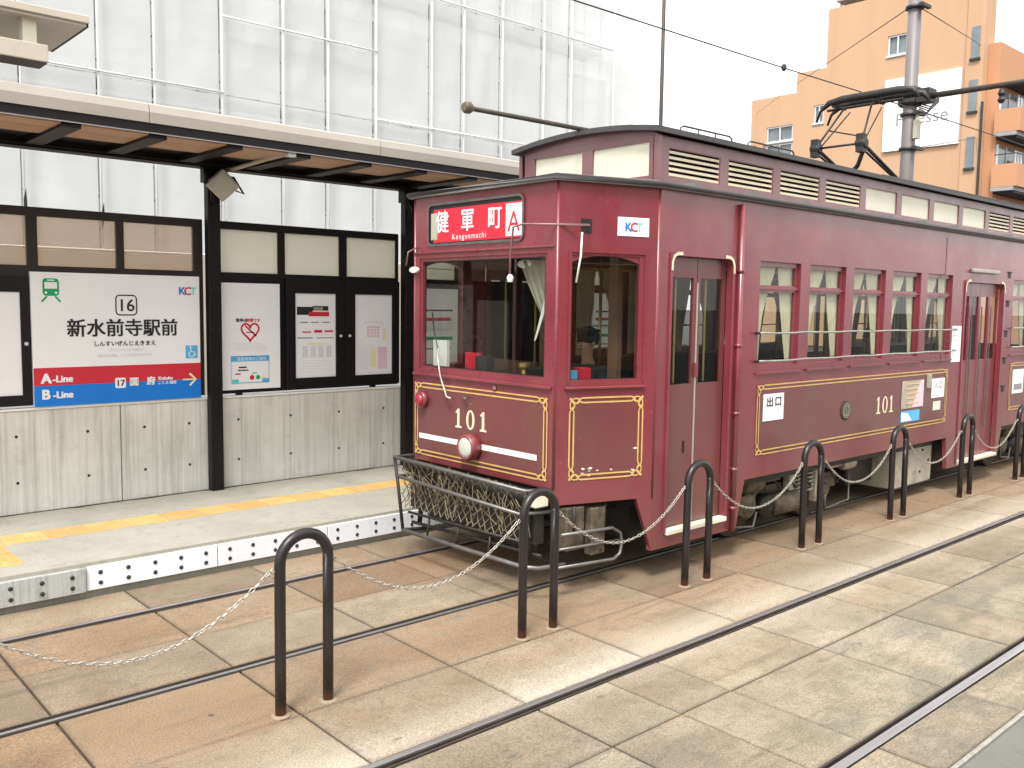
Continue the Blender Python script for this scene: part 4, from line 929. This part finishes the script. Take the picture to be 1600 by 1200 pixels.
number(FR, -.09, 1.185, .165, .165); number(FS, 9.64, 1.115, .185, .15)
MB().rect(FR, -.82, -.19, 1.032, 1.078, .0065).build('white_stripe', 'white_paint', T); MB().rect(FR, .055, .73, 1.032, 1.078, .0065).build('white_stripe', 'white_paint', T)
hl = MB().lathe(FR.p(-.045, 1.045, .002), FR.n, [(0, .112), (.07, .112), (.10, .106), (.108, .096), (.10, .088)], 28).build('headlight', 'tram_maroon', T, True)
MB().lathe(FR.p(-.045, 1.045, .096), FR.n, [(0, .089), (.010, .083), (.018, .055), (.022, .001)], 28).build('lens', 'lamp_lens', hl, True)
tl = MB().lathe(FR.p(-.755, 1.385, .001), FR.n, [(0, .075), (.05, .075), (.055, .06)], 20).build('tail_lamp', 'tram_maroon', T, True)
MB().lathe(FR.p(-.755, 1.385, .05), FR.n, [(0, .058), (.02, .053), (.034, .03), (.036, .001)], 20).build('lens', 'red_lens', tl, True)
# destination sign
ds = MB(); ring = rrect(-.695, .54, 2.755, 3.105, .05); ds.prism(FR, ring, .0005, .004); dso = ds.build('destination_sign', 'black', T)
MB().ribbon(FR, ring, .022, .014, True).build('rim', 'tube_grey', dso)
MB().rect(FR, -.62, .525, 2.775, 3.06, .0075).build('red_blind', 'print_red', dso)
MB().rect(FR, .335, .525, 2.79, 3.045, .009).build('letter_box', 'paper', dso)
text('lettering', 'A', FR, .43, 2.825, .235, 'print_red', dso, sx=.95, d=.011)
for ch, u in (('健', -.49), ('軍', -.15), ('町', .20)): text('lettering', ch, FR, u, 2.875, .20, 'paper', dso, sx=.9, bold=.003, d=.010)
text('lettering', 'Kengunmachi', FR, -.13, 2.793, .068, 'paper', dso, d=.010, space=1.25)
MB().rect(FR, -.655, -.565, 2.80, 3.03, .009).build('blind_edge', 'box_cream', dso)
# KCT badge, vents, mirrors, wiper
kb = MB().fbox(FA, .515, .80, 2.79, 2.935, .001, .005).build('badge', 'paper', T); FAb = Fr(FA.p(0, 0, .004), FA.u); logo(FAb, .655, 2.828, .075, kb)
MB().fbox(FA, .195, .285, 2.80, 2.905, .0005, .006).build('mirror_socket', 'black', T)
MB().tube([FA.p(.24, 2.85, .0), FA.p(.22, 2.852, .09), FR.p(.74, 2.85, .20), FR.p(.66, 2.83, .22), FR.p(.62, 2.62, .21), FR.p(.605, 2.45, .20)], .0085, 8).build('mirror_arm', 'tram_mauve', T, True)
MB().lathe(FR.p(.61, 2.42, .20), (0, 0, 1), [(0, .02), (.03, .028), (.055, .015)], 10).build('mirror_clamp', 'mirror_white', T)
MB().prism(FR, arc(.42, 2.575, .085, .036, 0, 360, 20)[:-1], -.14, -.12).build('rear_view_mirror', 'mirror_white', T, bev=.004)
MB().tube([FA.p(.20, 2.80, .01), FA.p(.17, 2.62, .05), FA.p(.145, 2.42, .03)], .008, 8).build('mirror_stay', 'mirror_white', T, True)
MB().tube([FR.p(-.86, 2.75, .0), FR.p(-.87, 2.70, .10), FR.p(-.875, 2.58, .12)], .007, 8).build('mirror_arm', 'tram_mauve', T, True)
MB().prism(Fr(FR.p(0, 0, .12), (-.1, -1, 0)), arc(-.875, 2.545, .075, .028, 0, 360, 16)[:-1], -.012, .012).build('wing_mirror', 'mirror_white', T, bev=.004)
wp = MB().tube([FR.p(-.30, 1.435, .05), FR.p(-.365, 1.445, .05), FR.p(-.45, 1.62, .055), FR.p(-.57, 1.93, .02)], [.011, .009, .007, .005], 8).build('wiper', 'zinc', T, True)
MB().tube([FR.p(-.545, 1.86, .015), FR.p(-.60, 2.01, .012), FR.p(-.625, 2.17, .012)], .007, 6).build('blade', 'black', wp); MB().tube([FR.p(-.17, 1.447, .002), FR.p(-.17, 1.447, .03), FR.p(-.10, 1.449, .04)], .012, 8).build('wiper_pivot', 'tube_grey', T, True)
MB().lathe(FR.p(.22, 1.56, .001), FR.n, [(0, .022), (.012, .022), (.02, .012)], 12).build('hose_cap', 'tram_mauve', T)
chips = random.Random(8)
for i in range(11):
    u, z, r_ = chips.uniform(.18, .74), chips.choice([.80, .93, .945, .96, .98, 1.12]), chips.uniform(.006, .022)
    pts = [(u+r_*chips.uniform(.5, 1.6)*math.cos(t), z+r_*.55*chips.uniform(.4, 1.2)*math.sin(t)) for t in [2*math.pi*k/9 for k in range(9)]]
    MB().prism(FA, pts, .003, .0048).build('paint_chip', 'cream_panel', T)
# notices on the side
n1 = MB().fbox(FS, 7.235, 7.58, 1.205, 1.455, .006, .009).build('exit_plate', 'paper', T); text('lettering', '出口', FS, 7.41, 1.345, .10, 'print_black', n1, sx=1.25, bold=.002, d=.012, space=1.25)
n2 = MB().fbox(FS, 10.80, 11.15, 1.21, 1.44, .006, .009).build('entrance_plate', 'paper', T); text('lettering', '入口', FS, 10.975, 1.33, .09, 'print_grey', n2, sx=1.3, d=.012, space=1.2)
n3 = MB().fbox(FS, 10.03, 10.58, 1.13, 1.445, .006, .010).build('advert_board', 'box_cream', T); MB().prism(FS, [(10.30, 1.135), (10.575, 1.135), (10.575, 1.44), (10.50, 1.44)], .0105, .012).build('advert_print', 'print_pink', n3)
g_ = MB()
for i in range(5): g_.rect(FS, 10.14, 10.46-.03*(i % 2), 1.40-.055*i, 1.415-.055*i, .0135)
g_.build('advert_print', 'print_orange', n3)
n4 = MB().fbox(FS, 10.03, 10.50, .975, 1.10, .006, .010).build('blue_board', 'print_sky', T); MB().prism(FS, [(10.04, .985), (10.3, .985), (10.2, 1.07), (10.04, 1.09)], .0105, .012).build('advert_print', 'paper', n4)
MB().fbox(FS, 10.86, 11.06, 1.06, 1.165, .006, .010).build('small_plate', 'cream_panel', T)
MB().fbox(FS, 10.66, 10.74, 1.34, 1.50, .006, .03).build('card_holder', 'box_cream', T)
n5 = MB().fbox(FS, 11.30, 11.56, 1.62, 2.06, .002, .007).build('fare_notice', 'paper', T); g_ = MB()
for i in range(6): g_.rect(FS, 11.33, 11.52, 2.0-.06*i, 2.012-.06*i, .0085)
g_.build('notice_print', 'print_pale', n5)
n6 = MB().fbox(FS, 13.35, 13.75, 1.12, 1.45, .006, .010).build('advert_board', 'paper', T); MB().rect(FS, 13.4, 13.7, 1.17, 1.25, .012).build('advert_print', 'print_grey', n6)
em = MB().lathe(FS.p(8.77, 1.205, .004), FS.n, [(0, .10), (.008, .10), (.012, .085)], 24).build('emblem', 'rail_dark', T)
e2 = MB()
for r_ in (.075, .055): e2.ribbon(FS, arc(8.77, 1.205, r_, r_, 0, 360, 20)[:-1], .006, .018, True)
for k in range(3): e2.ribbon(FS, [(8.735+.03*k, 1.15), (8.735+.035*k, 1.26)], .007, .0185)
e2.build('emblem_relief', 'box_cream', em)
# roof: eaves, lower roof deck, clerestory
OUT = [(XF-.05, 4.85), (5.665, 4.555), (XR+.05, 4.555), (XR+.05, 7.025), (5.665, 7.025), (XF-.05, 6.73)]
IN = [(6.06, 4.98), (6.07, 4.97), (16.6, 4.97), (16.6, 6.61), (6.07, 6.61), (6.06, 6.60)]
vs = [(x, y, 3.176) for x, y in OUT]+[(x, y, 3.222) for x, y in OUT]+[(x, y, 3.315) for x, y in IN]
fs = [(5, 4, 3, 2, 1, 0)]+[(i, (i+1) % 6, 6+(i+1) % 6, 6+i) for i in range(6)]+[(6+i, 6+(i+1) % 6, 12+(i+1) % 6, 12+i) for i in range(6)]+[tuple(range(12, 18))]
rf = MB().add(vs, fs).build('roof', 'roof_grey', T)
gt = MB(); gt.tube([(x, y, 3.205) for x, y in OUT], .022, 8, True); gt.build('eave_gutter', 'roof_dark', rf, True)
for k in range(13): x = 6.2+.862*k; MB().box(x-.05, x+.02, 4.62, 4.95, 3.235, 3.27).build('roof_strap', 'roof_grey', rf)
CY0, CY1, CZ0, CZ1 = 4.95, 6.63, 3.29, 3.69
CS = Fr((0, CY0, 0), (1, 0, 0)); CO = Fr((0, CY1, 0), (-1, 0, 0)); CF = Fr((6.05, YC, 0), (0, -1, 0))
PAN = []
for k in range(11):
    a = 6.205+.8705*k; PAN.append((a, a+.745, 'w' if 4 <= k <= 7 else 'l'))
crn = MB().box(6.08, 16.55, 5.02, 6.56, 3.30, 3.66).build('clerestory', 'black', T)
for fr, s_ in ((CS, 1), (CO, -1)):
    us = [s_*6.05, s_*16.6]+[s_*q for p_ in PAN for q in p_[:2]]
    MB().wall(fr, us, [CZ0, 3.355, 3.60, CZ1], lambda u, z: not (3.355 < z < 3.60 and any(p_[0] < s_*u < p_[1] for p_ in PAN)), .04).build('clerestory_wall', 'tram_mauve', crn)
    for a, b, kind in PAN:
        p, q = (a, b) if s_ > 0 else (-b, -a)
        if kind == 'w': MB().fbox(fr, p, q, 3.355, 3.60, -.030, -.02).build('clerestory_light', 'cream_panel', crn)
        else:
            lv = MB().wall(Fr(fr.p(0, 0, -.004), fr.u), [p, p+.012, q-.012, q], [3.355, 3.362, 3.594, 3.60], lambda u, z: not (p+.012 < u < q-.012 and 3.362 < z < 3.594), .041); lo_ = lv.build('louvre', 'tram_mauve', T)
            for i in range(5):
                z = 3.365+.047*i; MB().add([fr.p(p+.012, z, -.006), fr.p(q-.012, z, -.006), fr.p(q-.012, z+.022, -.006), fr.p(p+.012, z+.022, -.006), fr.p(p+.012, z+.036, -.05), fr.p(q-.012, z+.036, -.05), fr.p(q-.012, z+.030, -.05), fr.p(p+.012, z+.030, -.05)],
                    [(0, 1, 2, 3), (3, 2, 5, 4), (4, 5, 6, 7), (7, 6, 1, 0), (0, 3, 4, 7), (1, 6, 5, 2)]).build('slat', 'louvre_slat', lo_)
us = [-.84, -.66, -.03, .10, .755, .84]
MB().wall(CF, us, [CZ0, 3.355, 3.64, 3.70], lambda u, z: not (3.355 < z < 3.64 and (-.66 < u < -.03 or .10 < u < .755)), .04).build('clerestory_wall', 'tram_mauve', crn)
for a, b in ((-.66, -.03), (.10, .755)): MB().fbox(CF, a, b, 3.355, 3.64, -.03, -.02).build('clerestory_light', 'cream_panel', crn)
for y in (4.972, 6.608): MB().box(6.051, 6.092, y-.021, y+.021, CZ0+.001, CZ1-.001).build('corner_post', 'tram_mauve', crn)
for y in (4.930, 6.612): MB().box(6.03, 6.10, y, y+.04, CZ0, CZ1).build('corner_post', 'tram_mauve', crn, bev=.006)
n = 12; prof = []
for i in range(n+1):
    y = 4.88+(6.70-4.88)*i/n; t = (y-YC)/.91; prof.append((y, 3.70+.075*(1-t*t)))
vs = []; 
for x in (5.97, 16.68): vs += [(x, y, z) for y, z in prof]+[(x, y, z+.045) for y, z in prof]
m2 = 2*(n+1); fs = []
for i in range(n): fs += [(i, i+1, m2+i+1, m2+i), (n+1+i, m2+n+1+i, m2+n+2+i, n+2+i), (i, n+1+i, n+2+i, i+1), (m2+i, m2+i+1, m2+n+2+i, m2+n+1+i)]
fs += [(0, m2, m2+n+1, n+1), (n, 2*n+1, m2+2*n+1, m2+n)]
ct = MB().add(vs, fs).build('upper_roof', 'roof_dark', T)
fill = [(-(y-YC), z) for y, z in prof]
MB().prism(CF, [(-.84, 3.701), (.84, 3.701)]+[(a, b) for a, b in fill if abs(a) < .83], -.04, -.001).build('clerestory_head', 'tram_mauve', crn)
# roof fittings
for xa, xb in ((6.55, 7.33), (7.6, 8.42)):
    rr = MB().tube([(xa, 5.1, 3.76), (xa, 5.1, 3.83), (xa+.04, 5.1, 3.85), (xb-.04, 5.1, 3.85), (xb, 5.1, 3.83), (xb, 5.1, 3.76)], .009, 6)
    for i in (1, 2): rr.cyl((xa+(xb-xa)*i/3, 5.1, 3.76), (xa+(xb-xa)*i/3, 5.1, 3.85), .008, 6)
    rr.build('roof_handrail', 'roof_dark', T, True)
rr = MB().tube([(10.35, 5.1, 3.81), (16, 5.1, 3.82)], .012, 6)
for i in range(14): rr.cyl((10.4+.43*i, 5.1, 3.75), (10.4+.43*i, 5.1, 3.82), .010, 6)
rr.build('roof_handrail', 'rail_dark', T)
tpz = MB().tube([(4.70, YC, 3.822), (6.2, YC, 3.835), (9.0, YC, 3.86)], .020, 10).build('trolley_pole', 'rail_dark', T, True)
MB().lathe((4.64, YC, 3.822), (1, 0, 0), [(0, .035), (.02, .048), (.06, .048), (.10, .022)], 12).build('trolley_head', 'bogie_dirt', tpz, True)
MB().box(8.9, 9.2, YC-.08, YC+.08, 3.80, 3.92).box(6.4, 6.5, YC-.04, YC+.04, 3.80, 3.84).build('pole_base', 'roof_dark', tpz)
# current collector
pg = MB().box(10.9, 12.0, 5.30, 6.28, 3.84, 3.88).build('collector_base', 'black_iron', T)
for x in (11.0, 11.9):
    for y in (5.36, 6.2): MB().lathe((x, y, 3.74), (0, 0, 1), [(0, .04), (.03, .06), (.05, .035), (.08, .06), (.10, .035)], 10).build('insulator', 'box_cream', pg)
for y in (5.48, 6.08):
    MB().tube([(11.6, y, 3.90), (10.55, y, 4.26)], .022, 8).tube([(11.75, y+.07, 3.89), (10.62, y+.05, 4.22)], .014, 6).build('lower_arm', 'black_iron', pg, True)
    MB().tube([(10.55, y, 4.26), (11.0, y*.6+YC*.4, 4.80)], .013, 8).tube([(10.62, y+.05, 4.2), (11.2, y*.7+YC*.3, 4.78)], .009, 6).build('upper_arm', 'black_iron', pg, True)
    MB().lathe((10.56, y-.06, 4.25), (0, 1, 0), [(0, .05), (.03, .075), (.10, .075), (.13, .05)], 12).box(10.50, 10.60, y-.04, y+.05, 4.14, 4.36).build('knuckle', 'black_iron', pg)
MB().cyl((10.56, 5.48, 4.25), (10.56, 6.08, 4.25), .014, 8).cyl((10.62, 5.48, 4.33), (10.8, 6.05, 4.5), .010, 6).build('cross_bar', 'black_iron', pg, True)
MB().tube([(10.62, 5.48, 4.20), (10.75, 5.62, 4.02), (10.95, 5.85, 3.93), (11.1, 6.1, 3.93)], .028, 8).build('cable', 'cable', pg, True)
for dx in (-.14, .14):
    pts = [(11.0+dx, 6.27, 4.64), (11.0+dx, 6.22, 4.77), (11.0+dx, 6.10, 4.86)]+[(11.0+dx, 6.10-1.08*i/6, 4.88) for i in range(1, 6)]+[(11.0+dx, 5.02, 4.86), (11.0+dx, 4.95, 4.76)]
    MB().tube(pts, [.014, .018, .04, .05, .05, .05, .05, .05, .04, .014], 8).build('contact_strip', 'black_iron', pg, True)
MB().box(10.85, 11.15, 5.5, 5.54, 4.80, 4.86).box(10.85, 11.15, 6.02, 6.06, 4.80, 4.86).cyl((11.0, 5.2, 4.80), (11.0, 6.2, 4.80), .018, 8).build('strip_carrier', 'black_iron', pg)
# front lifeguard frame and net
def ft(pts, r=.014, m='black_iron', name='fender_tube', par=None): return MB().tube(pts, r, 8).build(name, m, par or T, True)
FX = 4.58
fd = ft([(4.80, 6.68, .86), (FX, 6.66, .87), (FX, 4.93, .84), (4.80, 4.92, .83)], .017, 'tube_grey', 'fender')
ft([(4.82, 6.62, .70), (FX-.02, 6.58, .71), (FX-.02, 4.96, .66), (4.84, 4.92, .65)], .016, 'tube_grey', par=fd)
ft([(FX, 6.66, .87), (FX-.03, 6.56, .62), (FX-.05, 6.46, .26)], .015, par=fd); ft([(FX, 4.93, .84), (FX-.03, 4.90, .60), (FX-.06, 4.88, .29)], .015, par=fd)
ft([(4.86, 6.46, .22), (FX-.05, 6.46, .25), (FX-.06, 4.88, .28), (FX+.02, 4.80, .27), (4.86, 4.78, .26)], .018, 'tube_grey', par=fd)
ft([(FX-.03, 6.40, .42), (FX-.04, 4.92, .46)], .012, par=fd)
for y in (6.1, 5.7, 5.3): ft([(FX-.025, y, .44), (FX-.05, y, .26)], .010, par=fd)
ft([(4.70, 6.55, .28), (4.78, 4.95, .30)], .016, par=fd)
for y in (6.5, 5.05): ft([(4.80, y, .80), (4.74, y, .26)], .022, par=fd)
for ya, yb in ((4.95, 5.15), (6.35, 6.58)): MB().box(4.72, 4.80, ya, yb, .40, .80).build('fender_bracket', 'black_iron', fd)
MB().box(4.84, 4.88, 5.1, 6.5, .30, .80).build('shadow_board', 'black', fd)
nets = MB(); ny = 19; nn = Fr((FX+.01, YC, 0), (.0, -1, 0))
rz = random.Random(2)
for s_ in (1, -1):
    for i in range(-5, ny+6):
        pts = []
        for j in range(9):
            t = j/8; y = 6.60-1.64*(i+s_*t*4)/ny
            if 4.95 <= y <= 6.63: pts.append((FX+.015+.05*math.sin(math.pi*t)+rz.uniform(-.012, .012), y+rz.uniform(-.01, .01), .86-.42*t+rz.uniform(-.008, .008)))
        if len(pts) > 1: nets.tube(pts, .0042, 5)
for k in range(34):
    y = rz.uniform(5.0, 6.6); nets.tube([(FX+rz.uniform(-.01, .07), y, rz.uniform(.72, .88)), (FX+rz.uniform(-.02, .03), y+rz.uniform(-.12, .12), rz.uniform(.55, .8)), (FX+rz.uniform(-.02, .05), y+rz.uniform(-.15, .15), rz.uniform(.45, .7))], .0042, 5)
tag(nets.build('net', 'net_rope', fd), kind='stuff')
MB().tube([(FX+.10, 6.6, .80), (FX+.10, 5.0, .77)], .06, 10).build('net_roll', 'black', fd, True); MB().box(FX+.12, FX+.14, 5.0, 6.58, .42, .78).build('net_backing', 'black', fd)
MB().box(4.66, 4.80, 4.90, 4.99, .70, .82).build('step_iron', 'cream_panel', T, bev=.01); MB().box(4.90, 5.1, 4.80, 4.90, .34, .68).build('sand_box', 'bogie_dirt', T, bev=.01); MB().box(5.14, 5.3, 4.76, 4.84, .28, .66).build('sand_pipe_guard', 'bogie_dirt', T, bev=.01)
lp = ft([(4.80, 4.76, .50), (5.36, 4.74, .475), (5.46, 4.74, .42), (5.48, 4.74, .33), (5.46, 4.74, .25), (5.38, 4.74, .215), (4.76, 4.76, .25)], .014, 'tube_grey', 'side_fender')
ft([(4.78, 4.76, .39), (5.46, 4.74, .36)], .012, 'tube_grey', par=lp)
for x in (4.95, 5.3): ft([(x, 4.77, .49), (x, 4.77, .70)], .012, par=lp)
ft([(5.25, 4.9, .40), (5.25, 4.76, .30)], .02, par=lp)
# bogies
for bi, bxc in enumerate((8.15, 14.6)):
    bg_ = MB().box(bxc-.95, bxc+1.1, 4.92, 5.0, .30, .48).box(bxc-.95, bxc+1.1, 6.58, 6.66, .30, .48).box(bxc-.2, bxc+.2, 4.99, 6.59, .36, .47).build('bogie_frame', 'bogie_dirt', T, bev=.02)
    for dx in (-.70, .70):
        for y in (5.03, 6.47):
            wh = MB().lathe((bxc+dx, y, .335), (0, 1, 0), [(0, .33), (.09, .33), (.095, .345), (.11, .345)], 32).build('wheel', 'rail_dark', T, True)
            sgy = -1 if y < YC else 1
            MB().lathe((bxc+dx, y+(0 if y < YC else .11), .335), (0, sgy, 0), [(-.01, .24), (.006, .24), (.012, .1), (.04, .1), (.05, .06)], 24).build('hub', 'bogie_dirt', wh, True)
        MB().cyl((bxc+dx, 4.9, .335), (bxc+dx, 6.68, .335), .06, 12).build('axle', 'black_iron', bg_)
        MB().lathe((bxc+dx, 4.92, .335), (0, -1, 0), [(0, .13), (.06, .13), (.09, .10), (.10, .04)], 16).box(bxc+dx-.13, bxc+dx+.13, 4.86, 4.92, .26, .44).build('axle_box', 'bogie_dirt', bg_)
    for dx in (.15, .28, .41):
        pts = [(bxc+dx+.045*math.cos(t*.9), 4.86+.045*math.sin(t*.9), .34+.26*t/42) for t in range(43)]
        MB().tube(pts, .012, 5).build('spring', 'box_cream', bg_)
    MB().lathe((bxc-.82, 4.84, .56), (1, 0, 0), [(0, .05), (.02, .085), (.26, .085), (.30, .05)], 16).cyl((bxc-.52, 4.84, .56), (bxc-.2, 4.84, .56), .025, 8).build('brake_cylinder', 'bogie_dirt', bg_, True)
    MB().lathe((bxc-.32, 4.84, .30), (1, 0, 0), [(0, .06), (.03, .11), (.40, .115), (.46, .08)], 16).build('motor_cover', 'bogie_dirt', bg_, True)
    MB().lathe((bxc-.40, 4.82, .30), (0, -1, 0), [(-.1, .12), (.01, .12), (.015, .06), (.03, .05)], 18).build('gear_case', 'black_iron', bg_, True)
    MB().lathe((bxc+.98, 4.80, .58), (1, 0, 0), [(0, .04), (.02, .075), (.2, .075), (.22, .05)], 14).cyl((bxc+.7, 4.80, .58), (bxc+.98, 4.80, .58), .03, 8).build('damper', 'zinc', bg_, True)
    for q_ in ((bxc-.02, bxc+.08, 4.82, 4.90, .24, .62), (bxc+.5, bxc+.56, 4.83, 4.90, .22, .60)): MB().box(*q_).build('frame_strut', 'box_cream', bg_, bev=.008)
    for q_ in ([(bxc-1.02, 4.78, .46), (bxc-1.05, 4.76, .20), (bxc-.75, 4.76, .16), (bxc-.70, 4.76, .30)], [(bxc+.62, 4.78, .30), (bxc+.62, 4.78, .14), (bxc+1.12, 4.78, .17), (bxc+1.15, 4.80, .45)]): MB().tube(q_, .012, 6).build('guard_rod', 'tube_grey', bg_, True)
    for k in range(6): MB().tube([(bxc-.6+.28*k, 4.90, .62), (bxc-.5+.28*k, 4.80, .48-.02*k), (bxc-.35+.28*k, 4.86, .40)], .012, 6).build('hose', 'black_iron', bg_, True)
bx_ = MB().box(10.25, 11.22, 4.74, 5.6, .155, .665).build('underfloor_box', 'box_cream', T, bev=.012)
MB().box(10.255, 10.44, 4.728, 4.739, .17, .65).box(10.45, 11.21, 4.728, 4.739, .17, .65).build('box_door', 'box_cream', bx_, bev=.003)
for x, z in ((10.55, .55), (10.55, .25), (10.95, .56), (10.9, .30), (11.12, .42)): MB().lathe((x, 4.728, z), (0, -1, 0), [(0, .014), (.012, .014)], 8).build('latch', 'bolt_dark', bx_)
MB().box(9.55, 10.15, 4.95, 6.4, .25, .65).build('equipment_case', 'black_iron', T, bev=.02)
MB().box(11.3, 13.0, 4.9, 6.6, .3, .62).build('equipment_case', 'black', T)
MB().box(5.75, 6.75, 4.9, 6.6, .28, .62).build('step_well', 'black', T)

# ------------------------------------------------------------------ people in the tram
def skin(name, verts, edges, rad, m, root, parent=None, loc=None, rz=0):
    me = bpy.data.meshes.new(name); me.from_pydata(verts, edges, []); me.materials.append(MATS[m])
    o = bpy.data.objects.new(name, me); C.objects.link(o)
    md = o.modifiers.new('skin', 'SKIN'); md.use_smooth_shade = True
    for i, r_ in enumerate(rad): me.skin_vertices[0].data[i].radius = (r_, r_) if not isinstance(r_, tuple) else r_
    me.skin_vertices[0].data[root].use_root = True
    sb = o.modifiers.new('sub', 'SUBSURF'); sb.levels = 1; sb.render_levels = 2
    if parent: o.parent = parent
    else: o.location = loc; o.rotation_euler = (0, 0, rz)
    return o
def person(label, loc, rz, top, hairm, cap=False, standing=False):
    # facing +x; origin on the seat under the pelvis
    V = [(0, 0, .10), (-.02, 0, .28), (-.01, 0, .44), (.0, 0, .55), (.02, 0, .62), (.035, 0, .70), (.04, 0, .80)]
    E_ = [(0, 1), (1, 2), (2, 3), (3, 4), (4, 5), (5, 6)]; Rr = [.12, .12, .13, .07, .042, .072, .070]
    clothes_v = [(0, 0, .10), (-.02, 0, .28), (-.01, 0, .44), (.0, 0, .545)]; ce = [(0, 1), (1, 2), (2, 3)]; cr = [.15, .15, .155, .08]
    for s_ in (-1, 1):
        k = len(V); V += [(-.01, s_*.17, .50), (.06, s_*.21, .25), (.28, s_*.16, .20), (.36, s_*.14, .20), (.43, s_*.155, .19), (.44, s_*.135, .185), (.435, s_*.115, .18), (.42, s_*.095, .178), (.37, s_*.09, .215)]
        E_ += [(2, k), (k, k+1), (k+1, k+2), (k+2, k+3), (k+3, k+4), (k+3, k+5), (k+3, k+6), (k+3, k+7), (k+2, k+8)]; Rr += [.055, .045, .032, .03, .010, .010, .010, .009, .010]
        c_ = len(clothes_v); clothes_v += [(-.01, s_*.17, .50), (.06, s_*.21, .25), (.27, s_*.162, .20)]; ce += [(2, c_), (c_, c_+1), (c_+1, c_+2)]; cr += [.072, .058, .045]
        k = len(V); V += [(.06, s_*.10, .09), (.42, s_*.11, .08), (.44, s_*.11, -.32), (.56, s_*.11, -.37)]
        E_ += [(0, k), (k, k+1), (k+1, k+2), (k+2, k+3)]; Rr += [.085, .06, .04, .035]
    pr = skin('person', V, E_, Rr, 'skin', 0, None, loc, rz); tag(pr, label, 'person')
    skin('upper_clothing', clothes_v, ce, cr, top, 0, pr)
    tv = [(0, 0, .11)]; te = []; tr = [.14]
    for s_ in (-1, 1):
        k = len(tv); tv += [(.06, s_*.10, .09), (.42, s_*.11, .08), (.44, s_*.11, -.28)]; te += [(0, k), (k, k+1), (k+1, k+2)]; tr += [.10, .075, .06]
    skin('trousers', tv, te, tr, 'navy', 0, pr)
    h = MB().lathe((.015, 0, .735), (-.15, 0, 1), [(0, .086), (.04, .098), (.09, .094), (.13, .065), (.15, .01)], 16); ho = h.build('hair', hairm, None, True); ho.parent = pr
    fm = MB(); fm.lathe((.105, 0, .725), (1, 0, -.2), [(0, .016), (.02, .010), (.024, .002)], 8)
    for s_ in (-1, 1): fm.lathe((.03, s_*.078, .735), (0, s_, 0), [(0, .022), (.012, .020), (.016, .006)], 8)
    fo = fm.build('nose_and_ears', 'skin', None, True); fo.parent = pr
    ey = MB()
    for s_ in (-1, 1): ey.lathe((.108, s_*.032, .755), (1, 0, 0), [(0, .009), (.004, .006)], 8)
    ey.box(.105, .112, -.025, .025, .683, .689); eo = ey.build('eyes_and_mouth', 'print_black', None); eo.parent = pr
    if cap:
        c2 = MB().lathe((.02, 0, .80), (-.08, 0, 1), [(0, .092), (.03, .094), (.045, .112), (.06, .106), (.068, .02)], 18).box(.10, .17, -.07, .07, .798, .806); co = c2.build('peaked_cap', 'navy', None, True); co.parent = pr
    return pr
MB().box(5.50, 5.86, 5.14, 5.50, .76, 1.20).build('driver_seat', 'seat_cloth', T, bev=.04)
person('tram driver in dark uniform and cap seated behind the front corner window', (5.66, 5.32, 1.19), R(180), 'navy', 'navy', True)
person('grey-haired passenger seated behind the first side window', (8.25, 4.92, 1.18), R(90), 'shade_grey', 'hair_grey')
person('passenger in white shirt seated behind the third side window', (9.95, 4.92, 1.18), R(90), 'shirt_white', 'navy')

# ------------------------------------------------------------------ houses across the street, facing the tram (seen mirrored in its glass)
for (xa, xb, h, m_, lab) in ((-14, 4, 8.5, 'wall_pale', 'pale shop house across the street, mirrored in the tram windows'), (4.4, 17, 11, 'orange_deep', 'brown tiled office block across the street, mirrored in the tram windows'), (17.5, 34, 7.5, 'shade_grey', 'grey low house across the street, mirrored in the tram windows')):
    hb = thing('street_house', lab, 'building', ((xa+xb)/2, -24, -.05), 'houses across the street')
    HF = Fr((0, -20, 0), (-1, 0, 0)); ws = []
    for i in range(int((xb-xa)/2.6)):
        for j in range(int(h/2.9)): ws.append((-(xa+.7+2.6*i+1.6), -(xa+.7+2.6*i), .9+2.9*j, 2.4+2.9*j))
    us = [-xb, -xa]; zs = [-.05, h]
    for q in ws: us += [q[0], q[1]]; zs += [q[2], q[3]]
    MB().wall(HF, us, zs, lambda u, z: not any(q[0] < u < q[1] and q[2] < z < q[3] for q in ws), .25).build('wall', m_, hb)
    for q in ws: MB().fbox(HF, q[0], q[1], q[2], q[3], -.16, -.12).build('window', 'window_dark', hb)
    MB().box(xa, xb, -28, -20.26, -.05, h-.01).build('block', m_, hb)
    MB().box(xa-.2, xb+.2, -28.2, -19.7, h+.001, h+.25).build('roof', 'roof_grey', hb)
